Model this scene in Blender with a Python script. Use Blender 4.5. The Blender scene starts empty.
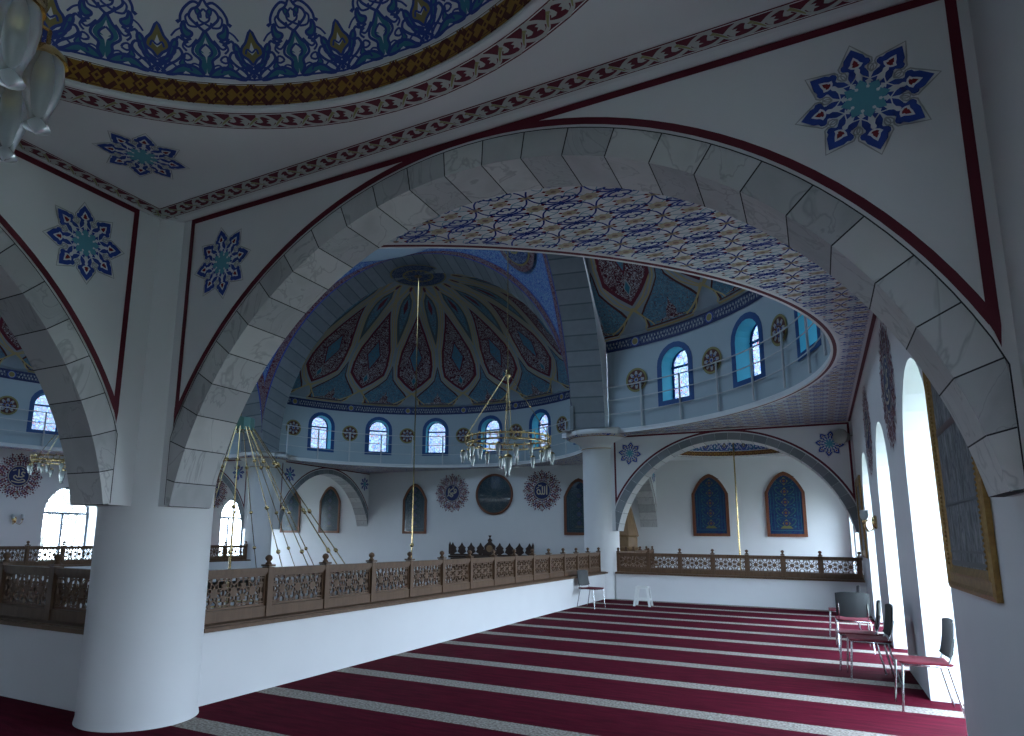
import bpy, bmesh, math, random
from mathutils import Vector, Matrix
random.seed(4)
PI = math.pi
COL = bpy.context.scene.collection
sc = bpy.context.scene

# ------------------------------------------------------------------ layout numbers (metres)
XC, YC = -12.15, 11.48          # centre of the domed hall
CX, CY = -5.503, 4.189          # corner column (south-east one)
RC = .495                       # column radius
XE = .90                        # inner face of the east outer wall
YN = 25.17                      # inner face of the north outer wall
ZC = 4.50                       # ceiling of the corner bays
ZS = 4.53                       # painted soffit of the galleries
ZL = .68                        # parapet top
ZB = -4.2                       # lower hall floor
BX, BY = -2.10, .72             # centre of the corner bay
def MX(x): return 2*XC-x
def MY(y): return 2*YC-y

# ------------------------------------------------------------------ materials
MATS = {}
def mat(name, col, rough=.6, metal=0, noise=0, nscale=8, spec=.4, bump=0, emit=None, trans=0, alpha=1):
    if name in MATS: return MATS[name]
    m = bpy.data.materials.new(name); m.use_nodes = True
    nt = m.node_tree; b = nt.nodes['Principled BSDF']
    b.inputs['Base Color'].default_value = (*col, 1)
    b.inputs['Roughness'].default_value = rough
    b.inputs['Metallic'].default_value = metal
    b.inputs['Specular IOR Level'].default_value = spec
    if trans: b.inputs['Transmission Weight'].default_value = trans
    if emit:
        b.inputs['Emission Color'].default_value = (*emit[0], 1); b.inputs['Emission Strength'].default_value = emit[1]
    tc = nt.nodes.new('ShaderNodeTexCoord')
    n = nt.nodes.new('ShaderNodeTexNoise'); n.inputs['Scale'].default_value = nscale; n.inputs['Detail'].default_value = 3
    nt.links.new(tc.outputs['Object'], n.inputs['Vector'])
    r = nt.nodes.new('ShaderNodeMapRange')
    r.inputs['To Min'].default_value = 1-noise; r.inputs['To Max'].default_value = 1+noise
    nt.links.new(n.outputs['Fac'], r.inputs['Value'])
    mx = nt.nodes.new('ShaderNodeMix'); mx.data_type = 'RGBA'; mx.blend_type = 'MULTIPLY'; mx.inputs['Factor'].default_value = 1
    mx.inputs['A'].default_value = (*col, 1)
    nt.links.new(r.outputs['Result'], mx.inputs['B'])
    nt.links.new(mx.outputs['Result'], b.inputs['Base Color'])
    if bump:
        bp = nt.nodes.new('ShaderNodeBump'); bp.inputs['Strength'].default_value = bump; bp.inputs['Distance'].default_value = .01
        nt.links.new(n.outputs['Fac'], bp.inputs['Height']); nt.links.new(bp.outputs['Normal'], b.inputs['Normal'])
    MATS[name] = m
    return m
def ramp_mat(name, stops, scale, kind='noise', rough=.6, stretch=(1, 1, 1), detail=4, dist=0, metal=0, spec=.3, coat=0, interp='LINEAR'):
    """procedural colour ramp over a noise / voronoi / wave texture in object space"""
    if name in MATS: return MATS[name]
    m = bpy.data.materials.new(name); m.use_nodes = True
    nt = m.node_tree; b = nt.nodes['Principled BSDF']
    b.inputs['Roughness'].default_value = rough; b.inputs['Metallic'].default_value = metal
    b.inputs['Specular IOR Level'].default_value = spec; b.inputs['Coat Weight'].default_value = coat
    b.inputs['Coat Roughness'].default_value = .05
    tc = nt.nodes.new('ShaderNodeTexCoord'); mp = nt.nodes.new('ShaderNodeMapping')
    mp.inputs['Scale'].default_value = stretch
    nt.links.new(tc.outputs['Object'], mp.inputs['Vector'])
    if kind == 'noise':
        t = nt.nodes.new('ShaderNodeTexNoise'); t.inputs['Scale'].default_value = scale; t.inputs['Detail'].default_value = detail
        t.inputs['Distortion'].default_value = dist; out = t.outputs['Fac']
    elif kind == 'vor':
        t = nt.nodes.new('ShaderNodeTexVoronoi'); t.inputs['Scale'].default_value = scale; t.feature = 'DISTANCE_TO_EDGE'; out = t.outputs['Distance']
    elif kind == 'vorf':
        t = nt.nodes.new('ShaderNodeTexVoronoi'); t.inputs['Scale'].default_value = scale; out = t.outputs['Distance']
    else:
        t = nt.nodes.new('ShaderNodeTexWave'); t.inputs['Scale'].default_value = scale; t.inputs['Distortion'].default_value = dist
        t.inputs['Detail'].default_value = detail; out = t.outputs['Fac']
    nt.links.new(mp.outputs['Vector'], t.inputs['Vector'])
    cr = nt.nodes.new('ShaderNodeValToRGB'); cr.color_ramp.interpolation = interp
    el = cr.color_ramp.elements
    while len(el) < len(stops): el.new(.5)
    for e, (p, c) in zip(el, stops): e.position = p; e.color = (*c, 1)
    nt.links.new(out, cr.inputs['Fac']); nt.links.new(cr.outputs['Color'], b.inputs['Base Color'])
    MATS[name] = m
    return m

PAINT = mat('white_plaster', (.66, .67, .68), .75, noise=.03, nscale=2.5, bump=.06)
PAINT2 = mat('white_moulding', (.70, .71, .72), .6)
GREYP = mat('warm_white_paint', (.50, .51, .52), .8, noise=.03, nscale=3)
BURG = mat('burgundy_paint', (.105, .008, .02), .6)
BURG2 = mat('burgundy_band', (.12, .010, .024), .6)
GOLDP = mat('ochre_gold_paint', (.30, .16, .025), .55)
BROWNP = mat('brown_red_paint', (.085, .018, .012), .6)
OLIVE = mat('olive_paint', (.28, .27, .12), .6)
OLIVE2 = mat('olive_gold_paint', (.22, .18, .06), .6)
NAVYB = mat('cobalt_paint', (.022, .05, .26), .6)
BLUE = mat('royal_blue_paint', (.02, .055, .30), .6)
TEAL = mat('teal_paint', (.035, .17, .24), .6)
TEAL2 = mat('turquoise_paint', (.10, .33, .42), .6)
SKYB = mat('sky_blue_paint', (.16, .38, .48), .6)
CREAM = mat('cream_paint', (.47, .41, .29), .6)
LGREY = mat('light_grey_paint', (.33, .34, .34), .6)
REDP = mat('deep_red_paint', (.20, .01, .015), .6)
JOINT = mat('dark_joint', (.03, .03, .035), .8)
def marble(name, base, vein, sc_):
    vein = tuple(.65*v+.35*b for v, b in zip(vein, base))
    return ramp_mat(name, [(0, tuple(c*.86 for c in base)), (.40, base), (.478, base), (.497, vein), (.512, base), (.66, tuple(c*.88 for c in base)), (1, vein)], sc_, 'noise', .35, (1, 1, .6), 4, 1.4)
MARB = [marble('marble_a', (.56, .565, .56), (.30, .31, .32), 2.1), marble('marble_b', (.42, .43, .44), (.25, .26, .27), 2.6),
        marble('marble_c', (.50, .51, .515), (.27, .28, .29), 1.8)]
GSTONE = [mat('grey_stone_a', (.20, .22, .24), .7, noise=.14, nscale=5), mat('grey_stone_b', (.172, .193, .212), .7, noise=.14, nscale=5),
          mat('grey_stone_c', (.22, .24, .26), .7, noise=.1, nscale=5)]
CARPET_R = (.125, .006, .026)
WOOD = ramp_mat('carved_oak', [(0, (.055, .03, .017)), (.5, (.115, .065, .037)), (1, (.17, .10, .06))], 5, 'noise', .5, (3, 3, .5), 4, 1)
WOODR = ramp_mat('red_brown_wood', [(0, (.09, .028, .014)), (.5, (.17, .06, .03)), (1, (.22, .09, .045))], 6, 'noise', .45, (3, 3, .6), 4, 1)
WOODL = ramp_mat('light_oak_wood', [(0, (.16, .09, .045)), (1, (.30, .19, .10))], 5, 'noise', .5, (3, 3, .5), 4, 1)
WOODD = ramp_mat('dark_walnut', [(0, (.02, .011, .008)), (1, (.06, .032, .022))], 6, 'noise', .45, (3, 3, .6), 4, 1)
GILT = ramp_mat('gilded_wood', [(0, (.07, .035, .008)), (.5, (.25, .14, .035)), (1, (.42, .26, .08))], 22, 'noise', .4, (1, 1, 1), 4, .6, .35)
BRASS = mat('polished_brass', (.62, .46, .22), .22, 1, noise=.1, nscale=30)
CHROME = mat('chrome_steel', (.62, .64, .66), .16, 1)
STEEL = mat('painted_white_steel', (.55, .57, .58), .4)
GLASSW = mat('milky_lamp_glass', (.42, .47, .49), .3, spec=.7, trans=.75)
BULB = mat('warm_bulb', (.8, .6, .4), .4, emit=((1, .55, .25), 1.2))
SEAT = mat('burgundy_seat_cloth', (.14, .014, .026), .85, noise=.2, nscale=60, bump=.2)
BACKP = mat('dark_grey_shell', (.026, .03, .032), .45, noise=.1, nscale=9)
PLAST = mat('white_plastic', (.72, .74, .73), .4)
SPKG = mat('grey_plastic', (.30, .30, .27), .5)
NAVYF = ramp_mat('navy_filigree', [(0, (.012, .02, .09)), (.52, (.012, .03, .11)), (.56, (.25, .28, .30)), (.62, (.02, .05, .14)), (1, (.10, .05, .04))], 14, 'noise', .6, detail=2, dist=1.5)
BURGF = ramp_mat('burgundy_filigree', [(0, (.075, .008, .018)), (.47, (.085, .010, .02)), (.50, (.46, .44, .45)), (.55, (.40, .40, .42)), (.585, (.07, .008, .018)), (1, (.10, .02, .03))], 8, 'noise', .6, detail=2, dist=2.2)
BURGF2 = ramp_mat('burgundy_fine_filigree', [(0, (.08, .010, .022)), (.45, (.08, .010, .022)), (.49, (.24, .22, .24)), (.53, (.07, .015, .03)), (.60, (.20, .20, .22)), (.63, (.09, .012, .025)), (1, (.05, .05, .12))], 14, 'noise', .6, detail=2, dist=1)
HALO2 = mat('dusty_burgundy_paint', (.19, .055, .075), .6)
HALO = mat('dusty_violet_paint', (.10, .06, .14), .6)
NAVYF2 = mat('deep_navy_paint', (.012, .022, .10), .6)
TEALF = ramp_mat('teal_filigree', [(0, (.05, .15, .23)), (.42, (.08, .21, .30)), (.455, (.10, .03, .04)), (.49, (.10, .25, .34)), (.56, (.14, .30, .38)), (.58, (.16, .05, .05)), (.62, (.10, .25, .33)), (1, (.05, .15, .23))], 6, 'noise', .6, detail=2, dist=2)
TEALF2 = ramp_mat('teal_lozenge', [(0, (.05, .17, .27)), (.5, (.08, .22, .32)), (.56, (.14, .12, .10)), (.62, (.06, .19, .29)), (1, (.04, .14, .24))], 16, 'noise', .6, detail=2, dist=1)
BLUEF = ramp_mat('bright_blue_filigree', [(0, (.015, .05, .22)), (.45, (.02, .07, .27)), (.485, (.30, .36, .44)), (.53, (.025, .09, .30)), (.60, (.04, .20, .32)), (.64, (.24, .28, .36)), (1, (.02, .06, .24))], 17, 'noise', .6, detail=2, dist=1.5)
PATT = ramp_mat('painted_soffit_filigree', [(0, (.05, .08, .34)), (.40, (.06, .10, .38)), (.44, (.52, .51, .53)), (.58, (.52, .50, .52)), (.61, (.30, .10, .10)), (.64, (.45, .40, .34)), (1, (.25, .36, .48))], 9, 'noise', .7, detail=2, dist=1.5)
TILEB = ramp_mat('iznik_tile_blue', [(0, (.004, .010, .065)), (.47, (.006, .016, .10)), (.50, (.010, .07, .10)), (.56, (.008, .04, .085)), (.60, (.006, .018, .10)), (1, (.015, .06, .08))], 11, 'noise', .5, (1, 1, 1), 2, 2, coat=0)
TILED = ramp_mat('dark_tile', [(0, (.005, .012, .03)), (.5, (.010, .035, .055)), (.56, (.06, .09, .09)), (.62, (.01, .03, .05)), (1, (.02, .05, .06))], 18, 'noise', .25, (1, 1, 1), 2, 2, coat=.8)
GOLDL = mat('strap_gold_line', (.46, .35, .16), .55)
STRAP = mat('sage_strap_paint', (.30, .335, .36), .7, noise=.1, nscale=5)
DRUMP = mat('blue_white_drum_paint', (.38, .46, .51), .75, noise=.03, nscale=3)
STRAP2 = mat('dark_strap_paint', (.085, .11, .125), .7)  # darker blue-grey paint of the kite panels and great-arch joints
DOMEBASE = mat('blue_grey_dome_paint', (.26, .31, .35), .7, noise=.05, nscale=4)
TURQJ = mat('turquoise_reveal_paint', (.14, .66, .74), .5)
BLUEW = mat('blue_window_surround', (.015, .075, .24), .5, noise=.15, nscale=14)

def carpet_mat():
    m = bpy.data.materials.new('striped_prayer_carpet'); m.use_nodes = True
    nt = m.node_tree; b = nt.nodes['Principled BSDF']; N = nt.nodes.new; L = nt.links.new
    b.inputs['Roughness'].default_value = .95; b.inputs['Specular IOR Level'].default_value = .05
    tc = N('ShaderNodeTexCoord'); sp = N('ShaderNodeSeparateXYZ'); L(tc.outputs['Object'], sp.inputs[0])
    def M(op, a, v):
        n = N('ShaderNodeMath'); n.operation = op
        if isinstance(a, (int, float)): n.inputs[0].default_value = a
        else: L(a, n.inputs[0])
        if isinstance(v, (int, float)): n.inputs[1].default_value = v
        else: L(v, n.inputs[1])
        return n.outputs[0]
    y = M('SUBTRACT', sp.outputs['Y'], 4.13-1.275*8)
    ph = M('MODULO', y, 1.275)
    stripe = M('LESS_THAN', ph, .285)
    n1 = N('ShaderNodeTexNoise'); n1.inputs['Scale'].default_value = 42; n1.inputs['Detail'].default_value = 2; L(tc.outputs['Object'], n1.inputs['Vector'])
    n2 = N('ShaderNodeTexNoise'); n2.inputs['Scale'].default_value = 1.3; n2.inputs['Detail'].default_value = 4; L(tc.outputs['Object'], n2.inputs['Vector'])
    mp = N('ShaderNodeMapping'); mp.inputs['Scale'].default_value = (1, 5, 1); L(tc.outputs['Object'], mp.inputs['Vector'])
    n3 = N('ShaderNodeTexNoise'); n3.inputs['Scale'].default_value = 3; n3.inputs['Detail'].default_value = 4; L(mp.outputs[0], n3.inputs['Vector'])
    cr = N('ShaderNodeValToRGB'); cr.color_ramp.elements[0].color = (.20, .17, .145, 1); cr.color_ramp.elements[0].position = .4
    cr.color_ramp.elements[1].color = (.38, .36, .33, 1); cr.color_ramp.elements[1].position = .62; L(n1.outputs['Fac'], cr.inputs['Fac'])
    rr = N('ShaderNodeValToRGB'); rr.color_ramp.elements[0].color = (.052, .003, .010, 1); rr.color_ramp.elements[0].position = .3
    rr.color_ramp.elements[1].color = (.092, .005, .017, 1); rr.color_ramp.elements[1].position = .72; L(n3.outputs['Fac'], rr.inputs['Fac'])
    mx = N('ShaderNodeMix'); mx.data_type = 'RGBA'; L(stripe, mx.inputs['Factor']); L(rr.outputs['Color'], mx.inputs['A']); L(cr.outputs['Color'], mx.inputs['B'])
    L(mx.outputs['Result'], b.inputs['Base Color'])
    bp = N('ShaderNodeBump'); bp.inputs['Strength'].default_value = .25; bp.inputs['Distance'].default_value = .01; L(n1.outputs['Fac'], bp.inputs['Height']); L(bp.outputs[0], b.inputs['Normal'])
    return m
CARPET = carpet_mat()
def glass_mat(name, tint, stain=None, sscale=6, clear=.85):
    m = bpy.data.materials.new(name); m.use_nodes = True; nt = m.node_tree; nt.nodes.clear(); N = nt.nodes.new; L = nt.links.new
    o = N('ShaderNodeOutputMaterial'); tr = N('ShaderNodeBsdfTransparent'); tr.inputs[0].default_value = (*tint, 1)
    gl = N('ShaderNodeBsdfGlossy'); gl.inputs['Roughness'].default_value = .05
    mx = N('ShaderNodeMixShader'); mx.inputs[0].default_value = .06; L(tr.outputs[0], mx.inputs[1]); L(gl.outputs[0], mx.inputs[2]); L(mx.outputs[0], o.inputs[0])
    if stain:
        tc = N('ShaderNodeTexCoord'); v = N('ShaderNodeTexVoronoi'); v.inputs['Scale'].default_value = sscale; L(tc.outputs['Object'], v.inputs['Vector'])
        cr = N('ShaderNodeValToRGB'); cr.color_ramp.interpolation = 'CONSTANT'; el = cr.color_ramp.elements
        while len(el) < len(stain): el.new(.5)
        for e, (p, c) in zip(el, stain): e.position = p; e.color = (*c, 1)
        L(v.outputs['Distance'], cr.inputs['Fac']); L(cr.outputs['Color'], tr.inputs[0])
    MATS[name] = m
    return m
CLEAR = glass_mat('clear_window_glass', (.95, .97, 1))
STAIN = glass_mat('stained_window_glass', (.9, .95, 1), [(0, (.060, .07, .078)), (.26, (.035, .06, .075)), (.38, (.045, .005, .01)), (.45, (.056, .068, .075)), (.56, (.006, .016, .062)), (.66, (.05, .068, .075))], 8)
PICT = ramp_mat('faded_print', [(0, (.02, .025, .035)), (.40, (.04, .05, .06)), (.49, (.20, .21, .22)), (.54, (.05, .06, .09)), (.62, (.26, .27, .28)), (1, (.10, .08, .09))], 5, 'noise', .5, (1, 3.2, .8), 8, .8)
FROST = mat('pale_sheet', (.6, .6, .6), .8)

# ------------------------------------------------------------------ object helpers
MIR = [1, 1]     # mirroring state (about the hall's two axes), applied to every vertex that is written
def T(p):
    x, y, z = p
    if MIR[0] < 0: x = MX(x)
    if MIR[1] < 0: y = MY(y)
    return (x, y, z)
class MB:
    def __init__(s): s.v = []; s.f = []; s.m = []; s.ms = []; s.sm = []
    def mi(s, m):
        if m not in s.ms: s.ms.append(m)
        return s.ms.index(m)
    def face(s, pts, m, smooth=False):
        i = len(s.v); s.v += [tuple(p) for p in pts]; s.f.append(tuple(range(i, i+len(pts)))); s.m.append(s.mi(m)); s.sm.append(smooth)
    def grid(s, rows, m, smooth=True, close=False):
        """rows: list of equal-length point lists"""
        n = len(rows[0]); b = len(s.v); k = s.mi(m)
        for r in rows: s.v += [tuple(p) for p in r]
        for i in range(len(rows)-1):
            for j in range(n if close else n-1):
                a = b+i*n+j; c = b+i*n+(j+1) % n
                s.f.append((a, c, c+n, a+n)); s.m.append(k); s.sm.append(smooth)
    def box(s, c, d, m, rz=0):
        x, y, z = (q/2 for q in d); ca, sa = math.cos(rz), math.sin(rz)
        P = [(c[0]+a*x*ca-b*y*sa, c[1]+a*x*sa+b*y*ca, c[2]+e*z) for a in (-1, 1) for b in (-1, 1) for e in (-1, 1)]
        i = len(s.v); s.v += P; k = s.mi(m)
        for f in ((0, 1, 3, 2), (4, 6, 7, 5), (0, 4, 5, 1), (2, 3, 7, 6), (0, 2, 6, 4), (1, 5, 7, 3)):
            s.f.append(tuple(i+q for q in f)); s.m.append(k); s.sm.append(False)
    def tube(s, pts, r, m, n=8, cap=True, closed=False):
        P = [Vector(p) for p in pts]; rows = []
        up = None
        for i, p in enumerate(P):
            if closed: d = P[(i+1) % len(P)]-P[i-1]
            else: d = (P[min(i+1, len(P)-1)]-P[max(i-1, 0)])
            d.normalize()
            if up is None: up = d.orthogonal().normalized()
            up = (up-d*up.dot(d)).normalized(); w = d.cross(up)
            rr = r[i] if isinstance(r, (list, tuple)) else r
            rows.append([tuple(p+(up*math.cos(a)+w*math.sin(a))*rr) for a in (2*PI*k/n for k in range(n))])
        if closed: rows.append(rows[0])
        s.grid(rows, m, True, True)
        if cap and not closed: s.face(rows[0][::-1], m); s.face(rows[-1], m)
    def lathe(s, prof, m, c=(0, 0, 0), n=20, a0=0, a1=2*PI, smooth=True):
        full = abs(a1-a0-2*PI) < 1e-6
        N = n if full else n+1
        rows = [[(c[0]+r*math.cos(a0+(a1-a0)*k/n), c[1]+r*math.sin(a0+(a1-a0)*k/n), c[2]+z) for k in range(N)] for r, z in prof]
        s.grid(rows, m, smooth, full)
    def ball(s, c, r, m, n=10):
        s.lathe([(r*math.sin(PI*k/6)+1e-5, -r*math.cos(PI*k/6)) for k in range(7)], m, c, n)
    def prism(s, outline, m, fr, th):
        """outline (u,v) polygon in frame fr(u,v,w), extruded from w=0 to w=th"""
        s.face([fr(u, v, 0) for u, v in outline], m); s.face([fr(u, v, th) for u, v in outline][::-1], m)
        n = len(outline)
        for i in range(n):
            a, b = outline[i], outline[(i+1) % n]
            s.face([fr(*a, 0), fr(*b, 0), fr(*b, th), fr(*a, th)], m)
    def build(s, name, parent=None, tr=True, origin=None):
        me = bpy.data.meshes.new(name)
        V = [T(p) for p in s.v] if tr else s.v
        me.from_pydata(V, [], s.f); me.update()
        for m in s.ms: me.materials.append(m)
        me.polygons.foreach_set('material_index', s.m); me.polygons.foreach_set('use_smooth', s.sm)
        o = bpy.data.objects.new(name, me); COL.objects.link(o)
        if parent: o.parent = parent
        return o
def empty(name, loc=(0, 0, 0), rz=0):
    o = bpy.data.objects.new(name, None); COL.objects.link(o); o.location = loc; o.rotation_euler = (0, 0, rz); o.empty_display_size = .2
    return o
def tag(o, label=None, cat=None, group=None, kind=None):
    if label: o['label'] = label
    if cat: o['category'] = cat
    if group: o['group'] = group
    if kind: o['kind'] = kind
    return o
def struct(o): o['kind'] = 'structure'; return o
def kids(o): return [c for c in list(COL.objects) if c.parent == o]
def copy_tree(o, parent=None):
    c = o.copy(); COL.objects.link(c)
    if parent: c.parent = parent
    for ch in kids(o): copy_tree(ch, c)
    return c

# ------------------------------------------------------------------ painted-pattern helper
def bez(p0, p1, p2, p3, n=8):
    return [tuple((1-t)**3*a+3*(1-t)**2*t*b+3*(1-t)*t*t*c+t**3*d for a, b, c, d in zip(p0, p1, p2, p3)) for t in (k/n for k in range(n+1))]
def smooth(pts, closed=False, n=4):
    """Catmull-Rom through 2-D points"""
    P = list(pts); out = []; N = len(P)
    rng = range(N) if closed else range(N-1)
    g = (lambda i: P[i % N]) if closed else (lambda i: P[max(0, min(N-1, i))])
    for i in rng:
        a, b, c, d = g(i-1), g(i), g(i+1), g(i+2)
        for k in range(n):
            t = k/n
            out.append(tuple(.5*((2*q)+(-p+r)*t+(2*p-5*q+4*r-w)*t*t+(-p+3*q-3*r+w)*t**3) for p, q, r, w in zip(a, b, c, d)))
    if not closed: out.append(P[-1])
    return out
def mirx(pts): return [(-u, v) for u, v in pts]
class Pat:
    """flat painted motif: polygons and ribbons in (u,v) with a paint layer number"""
    def __init__(s): s.p = []; s.r = []
    def poly(s, pts, m, l=1): s.p.append((list(pts), m, l)); return s
    def rib(s, pts, w, m, l=1, closed=False):
        P = list(pts); N = len(P); L = []; R = []
        for i, (x, y) in enumerate(P):
            if closed: a, b = P[i-1], P[(i+1) % N]
            else: a, b = P[max(i-1, 0)], P[min(i+1, N-1)]
            dx, dy = b[0]-a[0], b[1]-a[1]; q = math.hypot(dx, dy) or 1
            ww = (w[0]+(w[1]-w[0])*i/(N-1) if isinstance(w, tuple) else w)/2
            L.append((x-dy/q*ww, y+dx/q*ww)); R.append((x+dy/q*ww, y-dx/q*ww))
        s.r.append((L, R, m, l, closed)); return s
    def both(s, f, pts, *a, **k):
        getattr(s, f)(pts, *a, **k); getattr(s, f)(mirx(pts), *a, **k); return s
    def shape(s, pts, fill, line, w, l=1, sm=True):
        q = smooth(pts, True, 3) if sm else pts
        s.poly(q, fill, l); s.rib(q, w, line, l+1, True); return s
    def emit(s, mb, fmap, M=None, keep=None):
        """fmap(u,v,layer)->xyz ; M: 2-D placement function"""
        M = M or (lambda u, v: (u, v))
        for pts, m, l in s.p:
            q = [M(*p) for p in pts]
            if keep and not all(keep(*p) for p in q): continue
            mb.face([fmap(u, v, l) for u, v in q], m)
        for L, R, m, l, cl in s.r:
            a = [M(*p) for p in L]; b = [M(*p) for p in R]
            n = len(a)
            for i in range(n if cl else n-1):
                j = (i+1) % n; q = (a[i], b[i], b[j], a[j])
                if keep and not all(keep(*p) for p in q): continue
                mb.face([fmap(u, v, l) for u, v in q], m)
LAY = .0012
def plane_map(o, u, v, n):
    o, u, v, n = Vector(o), Vector(u), Vector(v), Vector(n)
    return lambda a, b, l: tuple(o+u*a+v*b+n*(l*LAY+.003))
def place(cx, cy, s=1, rot=0, flip=1):
    c, q = math.cos(rot)*s, math.sin(rot)*s
    return lambda u, v: (cx+flip*u*c-v*q, cy+flip*u*q+v*c)

# star rosette, unit radius
def star_pat():
    P = Pat()
    for k in range(8):
        a = k*PI/4+PI/8*.35
        R = lambda pts, a=a: [(r*math.cos(a)-t*math.sin(a), r*math.sin(a)+t*math.cos(a)) for r, t in pts]
        sym = lambda pts: pts+[(r, -t) for r, t in pts[::-1] if t > 1e-6]
        P.rib(R(sym([(.46, .19), (.53, .16), (.59, .17), (.64, .245), (.71, .255), (.78, .20), (.86, .15), (1.08, 0)])[::-1]), .026, LGREY, 1)
        for s in (1, -1): P.rib(R(smooth([(.46, s*.19), (.52, s*.24), (.60, s*.235), (.60, s*.17)], n=3)), .020, LGREY, 1)
        P.poly(R(sym([(.50, .03), (.52, .11), (.60, .125), (.625, .20), (.66, .225), (.72, .215), (.745, .17), (.82, .15), (.99, 0)])), BLUE, 2)
        P.poly(R(sym([(.585, .0), (.62, .075), (.665, .115), (.70, .075), (.76, .05), (.83, 0)])), PAINT2, 3)
        P.poly(R(sym([(.63, .03), (.655, .06), (.68, .035), (.70, .045), (.77, 0)])), REDP, 4)
        for s in (1, -1):
            P.poly(R([(.545, s*.015), (.56, s*.125), (.47, s*.155), (.36, s*.135), (.25, s*.055), (.30, s*.02), (.42, s*.055), (.47, s*.03)]), BLUE, 2)
            P.rib(R([(.52, s*.01), (.43, s*.05), (.35, s*.13), (.27, s*.17)]), .020, PAINT2, 4)
        P.poly(R([(.555, .045), (.59, .03), (.59, -.03), (.555, -.045), (.50, -.03), (.48, 0), (.50, .03)]), PAINT2, 5)
    st = []
    for k in range(16):
        a = k*PI/8+PI/8*.35; r = .37 if k % 2 == 0 else .27
        st.append((r*math.cos(a), r*math.sin(a)))
    P.poly(st, TEAL2, 3)
    for k in range(8):
        a = k*PI/4+PI/8*.35+PI/8
        P.poly([(.225*math.cos(a)+.032*math.cos(b), .225*math.sin(a)+.032*math.sin(b)) for b in (0, 1.2, 2.4, 3.8, 5)], PAINT2, 4)
        P.rib([(.24*math.cos(a), .24*math.sin(a)), (.32*math.cos(a+.1), .32*math.sin(a+.1))], .018, PAINT2, 4)
    return P
STAR = star_pat()
def star_simple():
    P = Pat()
    for k in range(8):
        a = k*PI/4
        R = lambda pts: [(r*math.cos(a)-t*math.sin(a), r*math.sin(a)+t*math.cos(a)) for r, t in pts]
        P.poly(R([(.25, .06), (.55, .12), (.64, .21), (.82, .12), (1, 0), (.82, -.12), (.64, -.21), (.55, -.12), (.25, -.06)]), BLUE, 2)
        P.poly(R([(.58, .02), (.68, .07), (.80, 0), (.68, -.07), (.58, -.02)]), LGREY, 3)
        P.poly(R([(.64, 0), (.68, .04), (.74, 0), (.68, -.04)]), REDP, 4)
    P.poly([((.36 if k % 2 else .2)*math.cos(k*PI/8), (.36 if k % 2 else .2)*math.sin(k*PI/8)) for k in range(16)], TEAL2, 3)
    return P
STARS = star_simple()
# running leaf scroll, one unit: length 1, height 1
SCW = mat('pale_scroll_paint', (.47, .48, .46), .6)
def scroll_unit():
    P = Pat()
    P.poly([(0, 0), (1, 0), (1, 1), (0, 1)], BURG2, 1)
    P.poly([(0, .06), (1, .06), (1, .10), (0, .10)], PAINT2, 2); P.poly([(0, .90), (1, .90), (1, .94), (0, .94)], PAINT2, 2)
    a = [(-.15, .12), (.15, .16), (.38, .30), (.55, .50), (.72, .72), (.95, .86), (1.2, .88)]
    P.rib(smooth(a, n=4), .15, SCW, 3)
    b = [(-.2, .88), (.05, .84), (.25, .66), (.45, .45), (.62, .24), (.9, .13)]
    P.rib(smooth(b, n=4), .13, SCW, 4)
    P.rib(smooth([(.18, .74), (.34, .58), (.50, .40), (.60, .26)], n=3), (.13, .03), OLIVE, 5)
    P.poly([(.55, .52), (.70, .62), (.86, .60), (.80, .50), (.93, .42), (.80, .38), (.78, .24), (.66, .32)], SCW, 5)
    P.poly([(.03, .48), (.14, .42), (.30, .46), (.22, .54), (.30, .66), (.16, .64), (.08, .76), (.04, .62)], SCW, 5)
    return P
SCROLL = scroll_unit()
# interlaced gold fret, unit length 1 height 1
def fret_unit():
    P = Pat()
    for k in range(8): P.poly([(k/8, 0), (k/8+.125, 0), (k/8+.125, 1), (k/8, 1)], GOLDP, 1)
    P.rib([(0, 1), (.25, .5), (.5, 0)], .15, BROWNP, 2); P.rib([(0, 0), (.25, .5), (.5, 1)], .15, BROWNP, 2)
    P.rib([(.5, 1), (.75, .5), (1, 0)], .15, BROWNP, 2); P.rib([(.5, 0), (.75, .5), (1, 1)], .15, BROWNP, 2)
    for u in (.25,): P.poly([(u-.19, .5), (u, .88), (u+.19, .5), (u, .12)], BROWNP, 3); P.poly([(u-.13, .5), (u, .76), (u+.13, .5), (u, .24)], GOLDP, 4); P.poly([(u-.055, .5), (u, .61), (u+.055, .5), (u, .39)], BROWNP, 5)
    P.poly([(.62, .5), (.75, .76), (.88, .5), (.75, .24)], GOLDP, 3); P.poly([(.70, .5), (.75, .60), (.80, .5), (.75, .40)], BROWNP, 4)
    for u in (.42, .5, .58):
        for v in (.0, 1): P.poly([(u-.035, v), (u, v+(.18 if v < .5 else -.18)), (u+.035, v)], BROWNP if u == .5 else GOLDP, 5)
    P.poly([(0, 0), (1, 0), (1, .035), (0, .035)], BROWNP, 6); P.poly([(0, .965), (1, .965), (1, 1), (0, 1)], BROWNP, 6)
    return P
FRET = fret_unit()
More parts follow.
